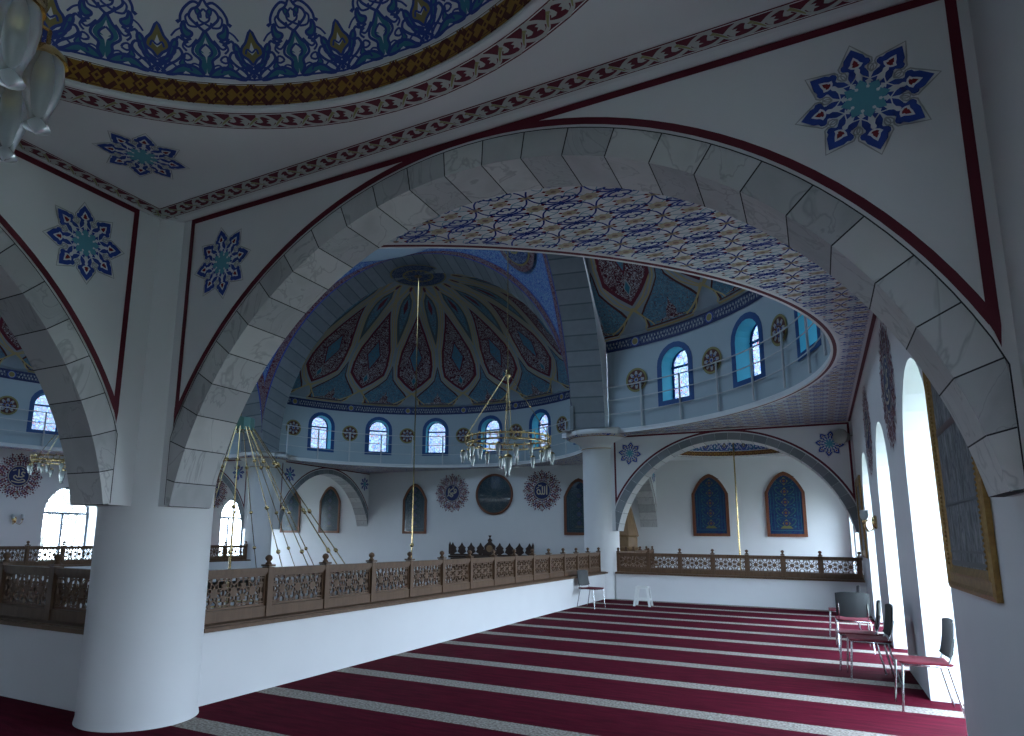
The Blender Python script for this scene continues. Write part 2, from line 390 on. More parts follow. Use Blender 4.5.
# big arabesque of the small domes: u in -1..1 (half pitch), v upward
def arabesque():
    P = Pat(); w = .062
    P.both('poly', smooth([(.02, .12), (.12, .30), (.10, .45), (.24, .62), (.20, .78), (.10, .92), (0, 1.12), (-.001, .98), (.06, .80), (.11, .68), (.04, .60), (0, .36)], True, 3), TEAL, 1)
    P.both('rib', smooth([(0, 1.15), (.12, .92), (.24, .78), (.28, .60), (.13, .44), (.14, .28), (.05, .1)], n=4), w, NAVYB, 2)
    P.both('rib', smooth([(0, .60), (.07, .54), (.13, .62), (.10, .72), (0, .82)], n=3), w*.8, NAVYB, 3)
    P.poly([(0, .50), (.10, .62), (.04, .60), (0, .74), (-.04, .60), (-.10, .62)], PAINT, 3)
    # base wings
    q = [(.06, .08), (.20, .24), (.38, .30), (.52, .26), (.62, .20), (.72, .10), (.84, .02), (.70, .02), (.52, .08), (.36, .10), (.22, .06)]
    P.both('shape', q, TEAL, NAVYB, w, 1)
    P.both('poly', [(.30, .03), (.36, .10), (.44, .14), (.50, .06), (.46, .02)], PAINT, 3)
    # volutes
    P.both('rib', smooth([(.92, .05), (.80, .22), (.62, .36), (.50, .52), (.56, .66), (.66, .62), (.64, .54)], n=4), w, NAVYB, 2)
    P.both('rib', smooth([(.30, .45), (.40, .40), (.50, .46), (.42, .56), (.33, .52), (.30, .45)], n=3), w*.8, NAVYB, 2)
    P.both('shape', [(.98, .18), (.90, .34), (.80, .46), (.74, .66), (.70, .80), (.62, .86), (.60, .74), (.68, .56), (.76, .36)], TEAL, NAVYB, w, 1)
    P.both('shape', [(.30, .98), (.40, .94), (.48, 1.02), (.50, 1.18), (.44, 1.30), (.40, 1.14), (.28, 1.06)], TEAL, NAVYB, w, 1)
    P.both('rib', smooth([(.30, .92), (.44, .86), (.56, .92), (.62, .84)], n=3), w, NAVYB, 2)
    P.both('rib', smooth([(.02, 1.12), (.18, 1.26), (.32, 1.42), (.26, 1.58), (.12, 1.66), (0, 1.86)], n=4), w, NAVYB, 2)
    P.both('rib', smooth([(.05, 1.70), (.22, 1.76), (.40, 1.62), (.50, 1.44), (.52, 1.30), (.58, 1.28)], n=4), w, NAVYB, 2)
    P.both('poly', [(.56, 1.33), (.62, 1.28), (.56, 1.22), (.51, 1.28)], NAVYB, 3)
    P.both('rib', smooth([(0, 1.30), (.10, 1.36), (.12, 1.48), (0, 1.62)], n=3), w*.8, NAVYB, 2)
    P.both('rib', smooth([(0, 1.30), (.12, 1.24), (.16, 1.32)], n=3), w*.8, NAVYB, 2)
    P.both('rib', smooth([(0, 1.86), (.10, 2.02), (.24, 2.06), (.30, 1.94)], n=4), w, NAVYB, 2)
    P.both('rib', smooth([(0, 1.86), (.06, 2.1), (0, 2.3)], n=4), w, NAVYB, 2)
    P.both('rib', smooth([(.18, .92), (.30, .76), (.38, .72), (.44, .78), (.36, .84)], n=3), w*.8, NAVYB, 2)
    P.both('rib', smooth([(.16, 1.20), (.34, 1.22), (.40, 1.40), (.30, 1.50)], n=4), w*.8, NAVYB, 2)
    P.both('shape', [(.06, 1.42), (.16, 1.50), (.18, 1.64), (.08, 1.58)], TEAL, NAVYB, w*.6, 1)
    P.both('shape', [(.34, .24), (.46, .36), (.44, .52), (.52, .40), (.56, .30), (.48, .26)], TEAL, NAVYB, w*.6, 1)
    P.both('rib', smooth([(.14, .30), (.26, .34), (.34, .26), (.30, .16)], n=4), w*.7, NAVYB, 3)
    P.both('rib', smooth([(.62, .22), (.72, .30), (.82, .28), (.86, .16)], n=4), w*.7, NAVYB, 3)
    P.both('rib', smooth([(.40, .62), (.48, .72), (.44, .86), (.52, .98)], n=4), w*.8, NAVYB, 2)
    P.both('rib', smooth([(.50, 1.14), (.62, 1.06), (.72, .92)], n=4), w*.7, NAVYB, 2)
    P.rib([(-1, .012), (1, .012)], .05, NAVYB, 3)
    # olive palmette on the pitch line (right edge of the unit)
    O = Pat()
    O.shape([(0, .38), (.10, .50), (.24, .62), (.22, .78), (.13, .90), (0, 1.18), (-.13, .90), (-.22, .78), (-.24, .62), (-.10, .50)], OLIVE2, NAVYB, w, 1)
    O.poly([(0, .60), (.09, .70), (.05, .74), (0, .90), (-.05, .74), (-.09, .70)], PAINT, 4)
    O.rib(smooth([(-.14, .62), (-.10, .74), (0, .66), (.10, .74), (.14, .62)], n=3), w*.7, NAVYB, 5)
    O.both('rib', smooth([(0, .30), (.14, .40), (.30, .48), (.36, .60), (.32, .70)], n=3), w, NAVYB, 3)
    O.both('rib', smooth([(-.16, .06), (0, .22), (.16, .34)], n=3), w, NAVYB, 3)
    O.poly([(0, .02), (.07, .10), (0, .18), (-.07, .10)], NAVYB, 3)
    return P, O
ARAB, OLV = arabesque()
# lattice of the gallery soffit
def soffit_unit():
    P = Pat(); b = .022
    for s in (1, -1):
        for q in (1, -1):
            P.rib([(u*s, v*q) for u, v in smooth([(.02, .03), (.07, .045), (.10, .085), (.06, .12), (.025, .09)], n=3)], b, BLUE, 2)
            P.rib([(u*s, v*q) for u, v in smooth([(.02, .0), (.10, .02), (.16, .055), (.15, .095), (.115, .08)], n=3)], b, BLUE, 2)
            P.rib([(u*s, v*q) for u, v in smooth([(.0, .16), (.04, .13), (.03, .09)], n=3)], b*.8, BLUE, 2)
            P.rib([(u*s, v*q) for u, v in smooth([(.13, .05), (.21, .13), (.25, .25)], n=3)], .017, BLUE, 2)
            P.rib([(u*s, v*q) for u, v in smooth([(.05, .11), (.10, .19), (.20, .22), (.25, .25)], n=3)], .012, SKYB, 1)
            P.rib([(u*s, v*q) for u, v in smooth([(.25, .0), (.32, .08), (.38, .10), (.50, .11)], n=3)], .012, SKYB, 1)
            P.rib([(u*s, v*q) for u, v in smooth([(.13, .04), (.16, .10), (.13, .16), (.08, .17)], n=3)], .010, SKYB, 1)
    P.poly([(.04, 0), (0, .05), (-.04, 0), (0, -.05)], BLUE, 3)
    def flower(cx, cy, r, dots=1):
        f = []
        for k in range(16):
            a = k*PI/8; q = r*(1 if k % 2 == 0 else .80)
            f.append((cx+q*math.cos(a)*1.15, cy+q*math.sin(a)*.9))
        P.poly(f, CREAM, 2)
        for a in (.5, PI-.5, PI+.5, -.5):
            x, y = cx+r*1.25*math.cos(a), cy+r*1.15*math.sin(a)
            P.poly([(x-.024, y), (x, y+.018), (x+.024, y), (x, y-.018)], REDP, 3)
        P.poly([(cx+.4*r*math.cos(k), cy+.35*r*math.sin(k)) for k in range(6)], mat('dusty_pink_paint', (.32, .20, .18), .6), 3)
        P.poly([(cx-.012, cy), (cx, cy+.010), (cx+.012, cy), (cx, cy-.010)], OLIVE, 4)
    flower(.25, 0, .082); flower(0, .25, .066); flower(.25, .25, .048)
    return P
SOFF = soffit_unit()
# round calligraphy medallion, unit = outer radius 1
def medallion(word):
    P = Pat(); rr = random.Random(9)
    disc = lambda r, n=40: [(r*math.cos(2*PI*k/n), r*math.sin(2*PI*k/n)) for k in range(n)]
    for ring, (r, n, s) in enumerate(((.47, 28, .070), (.56, 34, .078), (.65, 40, .082), (.74, 44, .078), (.82, 44, .066), (.90, 44, .042))):
        for k in range(n):
            a = 2*PI*(k+.5*(ring % 2))/n; x, y = r*math.cos(a), r*math.sin(a)
            P.poly([(x+s*rr.uniform(.45, .9)*math.cos(a+b), y+s*rr.uniform(.45, .9)*math.sin(a+b)) for b in (0, 1.1, 2.2, 3.3, 4.4, 5.4)], (HALO2, BURG2, HALO, LGREY, HALO2)[(k*7+ring*3) % 5], 1+ring % 2)
    for k in range(16):
        a = 2*PI*k/16
        P.poly([(.88*math.cos(a-.05), .88*math.sin(a-.05)), (1.0*math.cos(a), 1.0*math.sin(a)), (.88*math.cos(a+.05), .88*math.sin(a+.05))], BURG2, 2)
        P.rib([(.5*math.cos(a), .5*math.sin(a)), (.86*math.cos(a+.12), .86*math.sin(a+.12))], .02, BURG2, 2)
        P.poly([(.66*math.cos(a)+.03*math.cos(b), .66*math.sin(a)+.03*math.sin(b)) for b in (0, 1.5, 3.1, 4.6)], OLIVE, 3)
    P.poly(disc(.45), NAVYF2, 3); P.rib(disc(.41), .030, CREAM, 4, True)
    W = {'allah': [([(.24, .26), (.235, -.2)], .05), ([(.13, .20), (.13, -.12), (.07, -.17), (.02, -.12)], .045),
                   ([(.02, .20), (.02, -.12), (-.04, -.17), (-.09, -.10)], .045), ([(-.09, -.10), (-.11, .02), (-.20, .04), (-.25, -.06), (-.19, -.16), (-.09, -.14)], .045),
                   ([(-.02, .26), (-.06, .20), (-.10, .26), (-.14, .20), (-.18, .27)], .025), ([(-.28, .10), (-.16, .16)], .03)],
         'muhammad': [([(.26, .10), (.18, .18), (.10, .12), (.15, .04), (.24, .06), (.12, -.02), (-.04, .02)], .045),
                      ([(.10, .24), (-.06, .16), (-.16, .05), (-.05, -.04), (.06, -.12)], .045), ([(.06, -.12), (-.04, -.20), (-.12, -.13), (-.06, -.08), (.04, -.14)], .04),
                      ([(-.12, -.13), (-.20, -.10), (-.22, .10), (-.16, .24)], .045), ([(-.2, -.12), (-.30, -.16)], .035), ([(0, .32), (.08, .28), (.14, .33)], .025)],
         'ali': [([(.24, .14), (.14, .18), (.10, .08), (.20, .02), (.08, -.04), (-.02, .0)], .045), ([(-.02, .28), (-.01, .0), (-.06, -.06)], .045),
                 ([(-.06, -.06), (-.14, .02), (-.20, -.06), (-.12, -.14), (.02, -.18), (.16, -.12), (.26, -.2), (.0, -.27), (-.28, -.22)], .04),
                 ([(-.26, .20), (-.12, .26)], .03), ([(.08, .30), (.18, .26)], .03)]}[word]
    for pts, w in W: P.rib(smooth(pts, n=4), w*1.15, CREAM, 5)
    return P

# ================================================================== SETTING
def rect(mb, a, b, c, d, m): mb.face([a, b, c, d], m)

# ---- floors
def floors():
    mb = MB()
    for x0, x1, y0, y1 in ((-5.6, 1.65, -2.6, 25.3), (-25.9, -5.6, -2.6, 4.3), (-25.9, -18.8, 4.3, 25.3)):
        mb.face([(x0, y0, 0), (x1, y0, 0), (x1, y1, 0), (x0, y1, 0)], CARPET)
    struct(mb.build('floor'))
    mb = MB(); mb.face([(-26, -2.6, ZB), (1, -2.6, ZB), (1, 25.3, ZB), (-26, 25.3, ZB)], CARPET)
    struct(mb.build('floor_lower_hall'))
floors()

# ---- outer walls with arched window openings
JD = .62
def opening_wall(name, fr, u0, u1, z0, z1, ops, win_name, clear=True):
    """fr(u, depth, z). ops: (centre, half width, sill z, spring z)"""
    wall = MB(); n = 14
    ops = sorted(ops); cur = u0
    def q(a, b, c, d, m=PAINT): wall.face([fr(*a), fr(*b), fr(*c), fr(*d)], m)
    for c, h, zs, zp in ops:
        q((cur, 0, z0), (c-h, 0, z0), (c-h, 0, z1), (cur, 0, z1))
        if zs > z0: q((c-h, 0, z0), (c+h, 0, z0), (c+h, 0, zs), (c-h, 0, zs))
        P = [(c-h*math.cos(PI*k/n), zp+h*math.sin(PI*k/n)) for k in range(n+1)]
        for a, b in zip(P, P[1:]): q((a[0], 0, a[1]), (b[0], 0, b[1]), (b[0], 0, z1), (a[0], 0, z1))
        loop = [(c-h, zs)]+P+[(c+h, zs)]
        for a, b in zip(loop, loop[1:]): q((a[0], 0, a[1]), (b[0], 0, b[1]), (b[0], JD, b[1]), (a[0], JD, a[1]), PAINT2)
        if zs > 0: q((c-h, 0, zs), (c+h, 0, zs), (c+h, JD, zs), (c-h, JD, zs), PAINT2)
        cur = c+h
    q((cur, 0, z0), (u1, 0, z0), (u1, 0, z1), (cur, 0, z1))
    w = struct(wall.build(name))
    for i, (c, h, zs, zp) in enumerate(ops):
        root = empty('window_1'); struct(root); d = JD-.06
        fm = MB()
        loop = [(c-h+.04, zs)]+[(c-(h-.04)*math.cos(PI*k/n), zp+(h-.04)*math.sin(PI*k/n)) for k in range(n+1)]+[(c+h-.04, zs)]
        fm.tube([fr(a, d, b) for a, b in loop], .045, BLUEDK, 6)
        fm.tube([fr(c-h, d, zp), fr(c+h, d, zp)], .05, BLUEDK, 6); fm.tube([fr(c, d, zs), fr(c, d, zp)], .045, BLUEDK, 6)
        fm.tube([fr(c-h, d, zs+.05), fr(c+h, d, zs+.05)], .05, BLUEDK, 6)
        fm.build('window_frame', root)
        pm = MB(); P = [(c-h*math.cos(PI*k/n), zp+h*math.sin(PI*k/n)) for k in range(n+1)]
        pm.face([fr(a, d+.02, b) for a, b in [(c-h, zs)]+P+[(c+h, zs)]], CLEAR); pm.build('pane', root)
    return w
BLUEDK = mat('dark_window_frame', (.10, .12, .15), .5)
BIG = [(7.62, 1.02, 0, 2.36), (11.48, 1.02, 0, 2.36), (15.34, 1.02, 0, 2.36)]
SMALL = [(-.74, .5, 0, 2.6), (2.26, .5, 0, 2.6), (20.70, .95, 0, 2.45), (23.65, .95, 0, 2.45)]
WE = opening_wall('wall_east', lambda u, d, z: (XE+d, u, z), -2.6, YN, 0, 4.8, BIG+SMALL, 'e')
WW = opening_wall('wall_west', lambda u, d, z: (MX(XE)-d, u, z), -2.6, YN, ZB, 4.8, [(a+(.12 if a == 15.34 else 0), b, .3, d) for a, b, c, d in BIG+SMALL], 'w')
def plain_wall(name, pts, m=PAINT):
    mb = MB(); mb.face(pts, m); return struct(mb.build(name))
WN = plain_wall('wall_north', [(MX(XE), YN, ZB), (XE+.6, YN, ZB), (XE+.6, YN, 4.8), (MX(XE), YN, 4.8)])
SWIN = [(-.90, .45, .3, 2.5)]
WS = opening_wall('wall_south', lambda u, d, z: (u, -2.5-d, z), MX(XE), XE+.6, 0, 4.8, SWIN, 's')
# medallions and star rosettes painted on the walls
def painted(parent, pat, name, fmap, cx, cz, r, flip=1, rot=0, M=None):
    mb = MB(); pat.emit(mb, fmap, M or place(cx, cz, r, rot, flip)); return mb.build(name, parent)
MED = {k: medallion(k) for k in ('allah', 'muhammad', 'ali')}
emap = plane_map((XE, 0, 0), (0, -1, 0), (0, 0, 1), (-1, 0, 0)); wmap = plane_map((MX(XE), 0, 0), (0, 1, 0), (0, 0, 1), (1, 0, 0))
nmap = plane_map((0, YN, 0), (1, 0, 0), (0, 0, 1), (0, -1, 0))
painted(WE, MED['ali'], 'painted_medallion', emap, -9.6, 3.56, .86); painted(WE, MED['muhammad'], 'painted_medallion', emap, -13.5, 3.56, .86)
painted(WW, MED['ali'], 'painted_medallion', wmap, 13.40, 3.60, .86); painted(WW, MED['muhammad'], 'painted_medallion', wmap, 22.15, 3.62, .84)
painted(WN, MED['muhammad'], 'painted_medallion', nmap, -13.97, 3.52, .87); painted(WN, MED['allah'], 'painted_medallion', nmap, -9.81, 3.53, .87)

# ---- arches and arch walls
AZ, AR, XZ, XR = 1.32, 2.92, 1.27, 3.16      # intrados centre height / radius, extrados centre height / radius
def arch_wall(fr, u0, u1, name, front=MARB, back=GSTONE, th=.56, ztop=4.7, uclip=2.93, stars=(1, 1), flips=(1, -1), wide=2.90, fine=True):
    """fr(u, w, z): u along the wall from the arch axis, w depth from the detailed face"""
    wall = MB(); zsp = 1.84
    am = math.asin(uclip/XR)
    def W(u, w, z): return fr(u, w, z)
    N = 40
    for w in (0, th):
        P = [(XR*math.sin(-am+2*am*k/N), XZ+XR*math.cos(-am+2*am*k/N)) for k in range(N+1)]
        for a, b in zip(P, P[1:]): wall.face([W(a[0], w, a[1]), W(b[0], w, b[1]), W(b[0], w, ztop), W(a[0], w, ztop)], PAINT)
        wall.face([W(u0, w, zsp), W(-uclip, w, zsp), W(-uclip, w, ztop), W(u0, w, ztop)], PAINT)
        wall.face([W(u1, w, zsp), W(uclip, w, zsp), W(uclip, w, ztop), W(u1, w, ztop)], PAINT)
    wall.face([W(u0, 0, zsp), W(-uclip, 0, zsp), W(-uclip, th, zsp), W(u0, th, zsp)], PAINT)
    wall.face([W(u1, 0, zsp), W(uclip, 0, zsp), W(uclip, th, zsp), W(u1, th, zsp)], PAINT)
    o = struct(wall.build(name))
    # voussoirs
    vs = MB(); am2 = math.acos((zsp-AZ)/AR); A = [-am2]
    k = -13
    while True:
        a = math.radians(-3.6+6*k)
        if a > am2-.03: break
        if a > -am2+.03: A.append(a)
        k += 1
    A.append(am2)
    def inn(a): return (AR*math.sin(a), AZ+AR*math.cos(a))
    def ext(a):
        # radial line from (0,AZ) to the extrados circle, clipped
        s, c = math.sin(a), math.cos(a); d = AZ-XZ
        r = -d*c+math.sqrt(max(0, (d*c)**2-(d*d-XR*XR)))
        if abs(r*s) > uclip: r = uclip/abs(s)
        return (r*s, AZ+r*c)
    for i, (a, b) in enumerate(zip(A, A[1:])):
        m = front[(i*5+i//3) % 3]; m2 = MARB[(i*7+1) % 3]; g = .0009; n = 3
        ks = [a+(b-a)*j/n for j in range(n+1)]
        ks[0] += g; ks[-1] -= g
        for p, q in zip(ks, ks[1:]):
            ip, iq, ep, eq = inn(p), inn(q), ext(p), ext(q)
            vs.face([W(ip[0], -.012, ip[1]), W(iq[0], -.012, iq[1]), W(eq[0], -.012, eq[1]), W(ep[0], -.012, ep[1])], m)
            vs.face([W(ip[0], th+.012, ip[1]), W(iq[0], th+.012, iq[1]), W(eq[0], th+.012, eq[1]), W(ep[0], th+.012, ep[1])], back[i % 3])
            vs.face([W(ip[0], -.012, ip[1]), W(iq[0], -.012, iq[1]), W(iq[0], th+.012, iq[1]), W(ip[0], th+.012, ip[1])], m2)
            vs.face([W(ep[0], -.012, ep[1]), W(eq[0], -.012, eq[1]), W(eq[0], .0, eq[1]), W(ep[0], .0, ep[1])], JOINT)
        if i:
            i0, e0 = inn(a), ext(a); d = g*1.6*AR; s, c = math.cos(a)*d, -math.sin(a)*d
            k_ = .0015
            vs.face([W(i0[0]-s, -.014, i0[1]-c), W(i0[0]+s, -.014, i0[1]+c), W(e0[0]+s, -.014, e0[1]+c), W(e0[0]-s, -.014, e0[1]-c)], JOINT)
            s2, c2 = -math.sin(a)*k_, -math.cos(a)*k_
            vs.face([W(i0[0]-s+s2, -.014, i0[1]-c+c2), W(i0[0]+s+s2, -.014, i0[1]+c+c2), W(i0[0]+s+s2, th+.012, i0[1]+c+c2), W(i0[0]-s+s2, th+.012, i0[1]-c+c2)], JOINT)
    # dark outline along the extrados and at the springing
    N = 60
    P = [ext(-am2+2*am2*k/N) for k in range(N+1)]
    for p, q in zip(P, P[1:]):
        f = .007/AR
        vs.face([W(p[0], -.015, p[1]), W(q[0], -.015, q[1]), W(q[0]*(1+f), -.015, AZ+(q[1]-AZ)*(1+f)), W(p[0]*(1+f), -.015, AZ+(p[1]-AZ)*(1+f))], JOINT)
    for s in (1, -1):
        vs.face([W(s*inn(am2)[0], -.015, zsp), W(s*inn(am2)[0], th+.012, zsp), W(s*(uclip+.01), th+.012, zsp), W(s*(uclip+.01), -.015, zsp)], JOINT)
        vs.face([W(s*inn(am2)[0], -.0155, zsp), W(s*inn(am2)[0], -.0155, zsp+.010), W(s*inn(am2)[0], th, zsp+.010), W(s*inn(am2)[0], th, zsp)], JOINT)
    vo = vs.build('arch_stones', o)
    # red border and rosettes
    for w, nn, st, fl in ((0, -1, stars[0], flips[0]), (th, 1, stars[1], flips[1])):
        if not st: continue
        bd = MB(); fm = lambda u, v, l, w=w, nn=nn: fr(u, w+nn*(.004+l*LAY), v)
        P = Pat(); zt = 4.487; rr = 3.215; tw = .05; ww = wide
        P.rib([(-ww-tw/2, zt), (ww+tw/2, zt)], tw, BURG, 1)
        a2 = math.asin(ww/rr); tip = XZ+rr*math.cos(a2)
        P.rib([(-ww, zt), (-ww, tip)], tw, BURG, 2); P.rib([(ww, zt), (ww, tip)], tw, BURG, 2)
        P.rib([(rr*math.sin(-a2+2*a2*k/48), XZ+rr*math.cos(-a2+2*a2*k/48)) for k in range(49)], tw, BURG, 3)
        for s in (-1, 1): P.poly([(s*(ww+tw/2), tip+.06), (s*(ww-tw*.9), tip+.05), (s*(ww-.005), tip-.05), (s*(ww+.015), tip-.13), (s*(ww+tw/2), tip-.02)], BURG, 4)
        P.emit(bd, fm); bd.build('red_border', o)
        for s in (-1, 1):
            sm = MB(); (STAR if fine else STARS).emit(sm, fm, place(s*2.475, 4.0, .325, 0, fl)); sm.build('star_rosette', o)
    return o
ACX, ACY = -2.075, .70
for mx, my, nm in ((1, 1, 'south_east'), (1, -1, 'north_east'), (-1, -1, 'north_west')):
    MIR[:] = [mx, my]
    fine = nm != 'north_west'; TH = .42 if my > 0 else .598
    arch_wall(lambda u, w, z: (ACX+u, 3.891+w, z), CX-ACX, XE-ACX, 'wall_arch_'+nm, front=MARB if my > 0 else MARB, back=GSTONE, th=TH, stars=(my > 0, 1), fine=fine)
    arch_wall(lambda u, w, z: (-5.274-w, ACY-.09+u, z), -3.1, CY-ACY+.09, 'wall_side_arch_'+nm, front=MARB, back=GSTONE, th=TH, fine=fine, stars=(1, mx < 0))
MIR[:] = [1, 1]

# ---- columns
def column(nm, label, mx=1, my=1, cap=True):
    MIR[:] = [mx, my]
    mb = MB(); mb.lathe([(RC+.012, 0), (RC, .06), (RC, 4.62)], PAINT, (CX, CY, 0), 64)
    t = mb.build('column'); tag(t, label, 'column')
    mb = MB()   # the flared head carrying the ledge of the domes
    mb.lathe([(RC+.002, 4.12), (RC+.02, 4.16), (RC+.02, 4.19), (RC+.01, 4.21), (.56, 4.30), (.70, 4.40), (.83, 4.45), (.86, 4.47)], PAINT, (CX, CY, 0), 48, PI*.0 if 0 else -.0, 2*PI)
    mb.lathe([(.86, 4.47), (.95, 4.50), (.97, 4.53)], PATT, (CX, CY, 0), 48)
    mb.lathe([(.97, 4.53), (.985, 4.56), (.985, 4.64), (.94, 4.67)], PAINT2, (CX, CY, 0), 48)
    mb.face([(CX+.94*math.cos(2*PI*k/32), CY+.94*math.sin(2*PI*k/32), 4.67) for k in range(32)], PAINT2)
    for r, z in ((RC+.022, 4.175), (.885, 4.478)): mb.tube([(CX+r*math.cos(2*PI*k/48), CY+r*math.sin(2*PI*k/48), z) for k in range(48)], .010, GOLDP, 5, closed=True)
    if cap:
        # only the half towards the hall shows: the walls of the corner bay hide the rest
        mb.v = [tuple(v) for v in mb.v]
        keep = []
        for i, f in enumerate(mb.f):
            c = [sum(mb.v[k][j] for k in f)/len(f) for j in range(3)]
            if c[0] < CX-.0 or c[1] > CY+.0: keep.append(i)
        mb.f = [mb.f[i] for i in keep]; mb.m = [mb.m[i] for i in keep]; mb.sm = [mb.sm[i] for i in keep]
        mb.build('column_head', t)
    MIR[:] = [1, 1]
    return t
column('a', 'massive white round column in the foreground carrying two marble-lined arches')
column('b', 'white round column at the far end of the long balustrade, beside the white stool', 1, -1)
column('c', 'distant white round column behind the fan of chandelier rods', -1, -1)

# ---- corner bay ceilings with shallow painted domes
def ring_pts(r, z, n, cx=BX, cy=BY): return [(cx+r*math.cos(2*PI*k/n), cy+r*math.sin(2*PI*k/n), z) for k in range(n)]
def corner_ceiling(mx, my, nm, fine=True):
    MIR[:] = [mx, my]
    n = 96; mb = MB(); zc = 4.52
    cx, cy = -2.19, .78
    x0, x1, y0, y1 = -5.30, XE+.02, -2.52, 3.90
    inn = ring_pts(2.40, zc, n, cx, cy); out = []
    for k in range(n):
        a = 2*PI*k/n; c, s = math.cos(a), math.sin(a)
        t = min(((x1 if c > 0 else x0)-cx)/c if abs(c) > 1e-6 else 9e9, ((y1 if s > 0 else y0)-cy)/s if abs(s) > 1e-6 else 9e9)
        out.append((cx+t*c, cy+t*s, zc))
    for k in range(n):
        j = (k+1) % n; mb.face([inn[k], inn[j], out[j], out[k]], PAINT)
    for (X, Y) in ((x0, y0), (x1, y0), (x1, y1), (x0, y1)):
        k = min(range(n), key=lambda q: math.atan2(abs(math.sin(math.atan2(Y-cy, X-cx)-2*PI*q/n)), math.cos(math.atan2(Y-cy, X-cx)-2*PI*q/n)))
        for j in ((k-1) % n, k, (k+1) % n): pass
        mb.face([out[(k-1) % n], out[k], out[(k+1) % n], (X, Y, zc)], PAINT)
    o = struct(mb.build('ceiling_'+nm))
    # shallow dome
    R0, H = 2.39, 1.50; SR = (R0*R0+H*H)/(2*H); z0 = 4.700
    a0 = math.asin(R0/SR)
    def dome(u, v, l=0):      # u angle, v arc length from the rim
        t = max(a0-v/SR, 0); r = (SR-l*LAY*2)*math.sin(t); return (cx+r*math.cos(u), cy+r*math.sin(u), z0+H-SR+(SR-l*LAY*2)*math.cos(t))
    mb = MB()
    mb.lathe([(2.41, zc-z0), (2.405, zc-z0-.015), (2.44, zc-z0-.018), (2.47, zc-z0)], PAINT2, (cx, cy, z0), n)
    mb.lathe([(2.412, zc-z0), (2.412, -.014), (2.38, -.012), (R0, 0)], PAINT2, (cx, cy, z0), n)
    mb.grid([[dome(2*PI*k/n, a0*SR*j/14) for k in range(n)] for j in range(15)], PAINT, True, True)
    d = mb.build('dome', o)
    # gold fret
    mb = MB(); U = 2*PI*2.41; N = int(U/.262)
    gm = lambda u, v, l: (lambda r, zz: (cx+r*math.cos(u), cy+r*math.sin(u), zz))(2.404-l*LAY*2.2, z0-.166+.152*v)
    for k in range(N): FRET.emit(mb, gm, lambda u, v, k=k: ((k+u)*2*PI/N, v))
    mb.build('gold_fret_band', o)
    # scroll bands
    mb = MB(); N = 84
    sm = lambda u, v, l: (cx+(2.645-.185*v)*math.cos(u), cy+(2.645-.185*v)*math.sin(u), zc-.003-l*LAY)
    for k in range(N): SCROLL.emit(mb, sm, lambda u, v, k=k: ((k+u)*2*PI/N, v))
    mb.build('scroll_ring_band', o)
    mb = MB(); X0, X1, Y0, Y1 = -5.255, .84, -2.45, 3.77; h = .165; L = X1-X0
    for (ox, oy, ux, uy, vx, vy, L) in ((X0, Y1, 1, 0, 0, -1, X1-X0), (X0, Y0, 0, 1, 1, 0, Y1-Y0), (X1, Y1, 0, -1, -1, 0, Y1-Y0)):
        N = round(L/.20)
        fm = lambda u, v, l, ox=ox, oy=oy, ux=ux, uy=uy, vx=vx, vy=vy: (ox+ux*u+vx*v, oy+uy*u+vy*v, zc-.003-l*LAY)
        for k in range(N): SCROLL.emit(mb, fm, lambda u, v, k=k: ((k+u)*L/N, v*h))
    mb.build('scroll_border', o)
    # cove moulding
    mb = MB()
    for pr in ([(-5.27, 3.885, 0), (.9, 3.885, 0)], [(-5.27, 3.885, 0), (-5.27, -2.5, 0)]):
        (ax, ay, _), (bx_, by_, _) = pr
        off = (0, -1) if ay == by_ else (1, 0)
        prof = [(0, -.004), (.012, -.012), (.04, -.008), (.075, 0)]
        rows = [[(ax+off[0]*p, ay+off[1]*p, zc+q), (bx_+off[0]*p, by_+off[1]*p, zc+q)] for p, q in prof]
        mb.grid(rows, PAINT2)
    mb.build('cove_moulding', o)
    # arabesque frieze inside the dome
    mb = MB(); N = 23; ph = math.atan2(2.635-cy, -3.39-cx)+.018; pu = PI/N; sc_ = .262
    am = lambda u, v, l: dome(u, v, l+1)
    for k in range(N):
        a = ph+k*2*PI/N
        ARAB.emit(mb, am, lambda u, v, a=a: (a+u*pu, v*sc_+.012)); OLV.emit(mb, am, lambda u, v, a=a: (a+pu+u*pu, v*sc_+.012))
    mb.build('arabesque_frieze', d)
    # star rosettes in the four corners
    for X, Y in ((-4.48, 2.98), (.08, 2.98), (.08, -1.42)):
        mb = MB(); STAR.emit(mb, lambda u, v, l: (u, v, zc-.003-l*LAY), place(X, Y, .32, math.atan2(Y-cy, X-cx)+.05)); mb.build('star_rosette', o)
    MIR[:] = [1, 1]
corner_ceiling(1, 1, 'south_east'); corner_ceiling(1, -1, 'north_east')
def lid(nm, x0, x1, y0, y1, z): 
    mb = MB(); mb.face([(x0, y0, z), (x1, y0, z), (x1, y1, z), (x0, y1, z)], PAINT); struct(mb.build(nm))
lid('ceiling_north_west', MX(.9), -18.9, 19.0, YN, 4.52)
lid('ceiling_south_west', MX(.9), -18.9, -2.5, 4.0, 4.52)

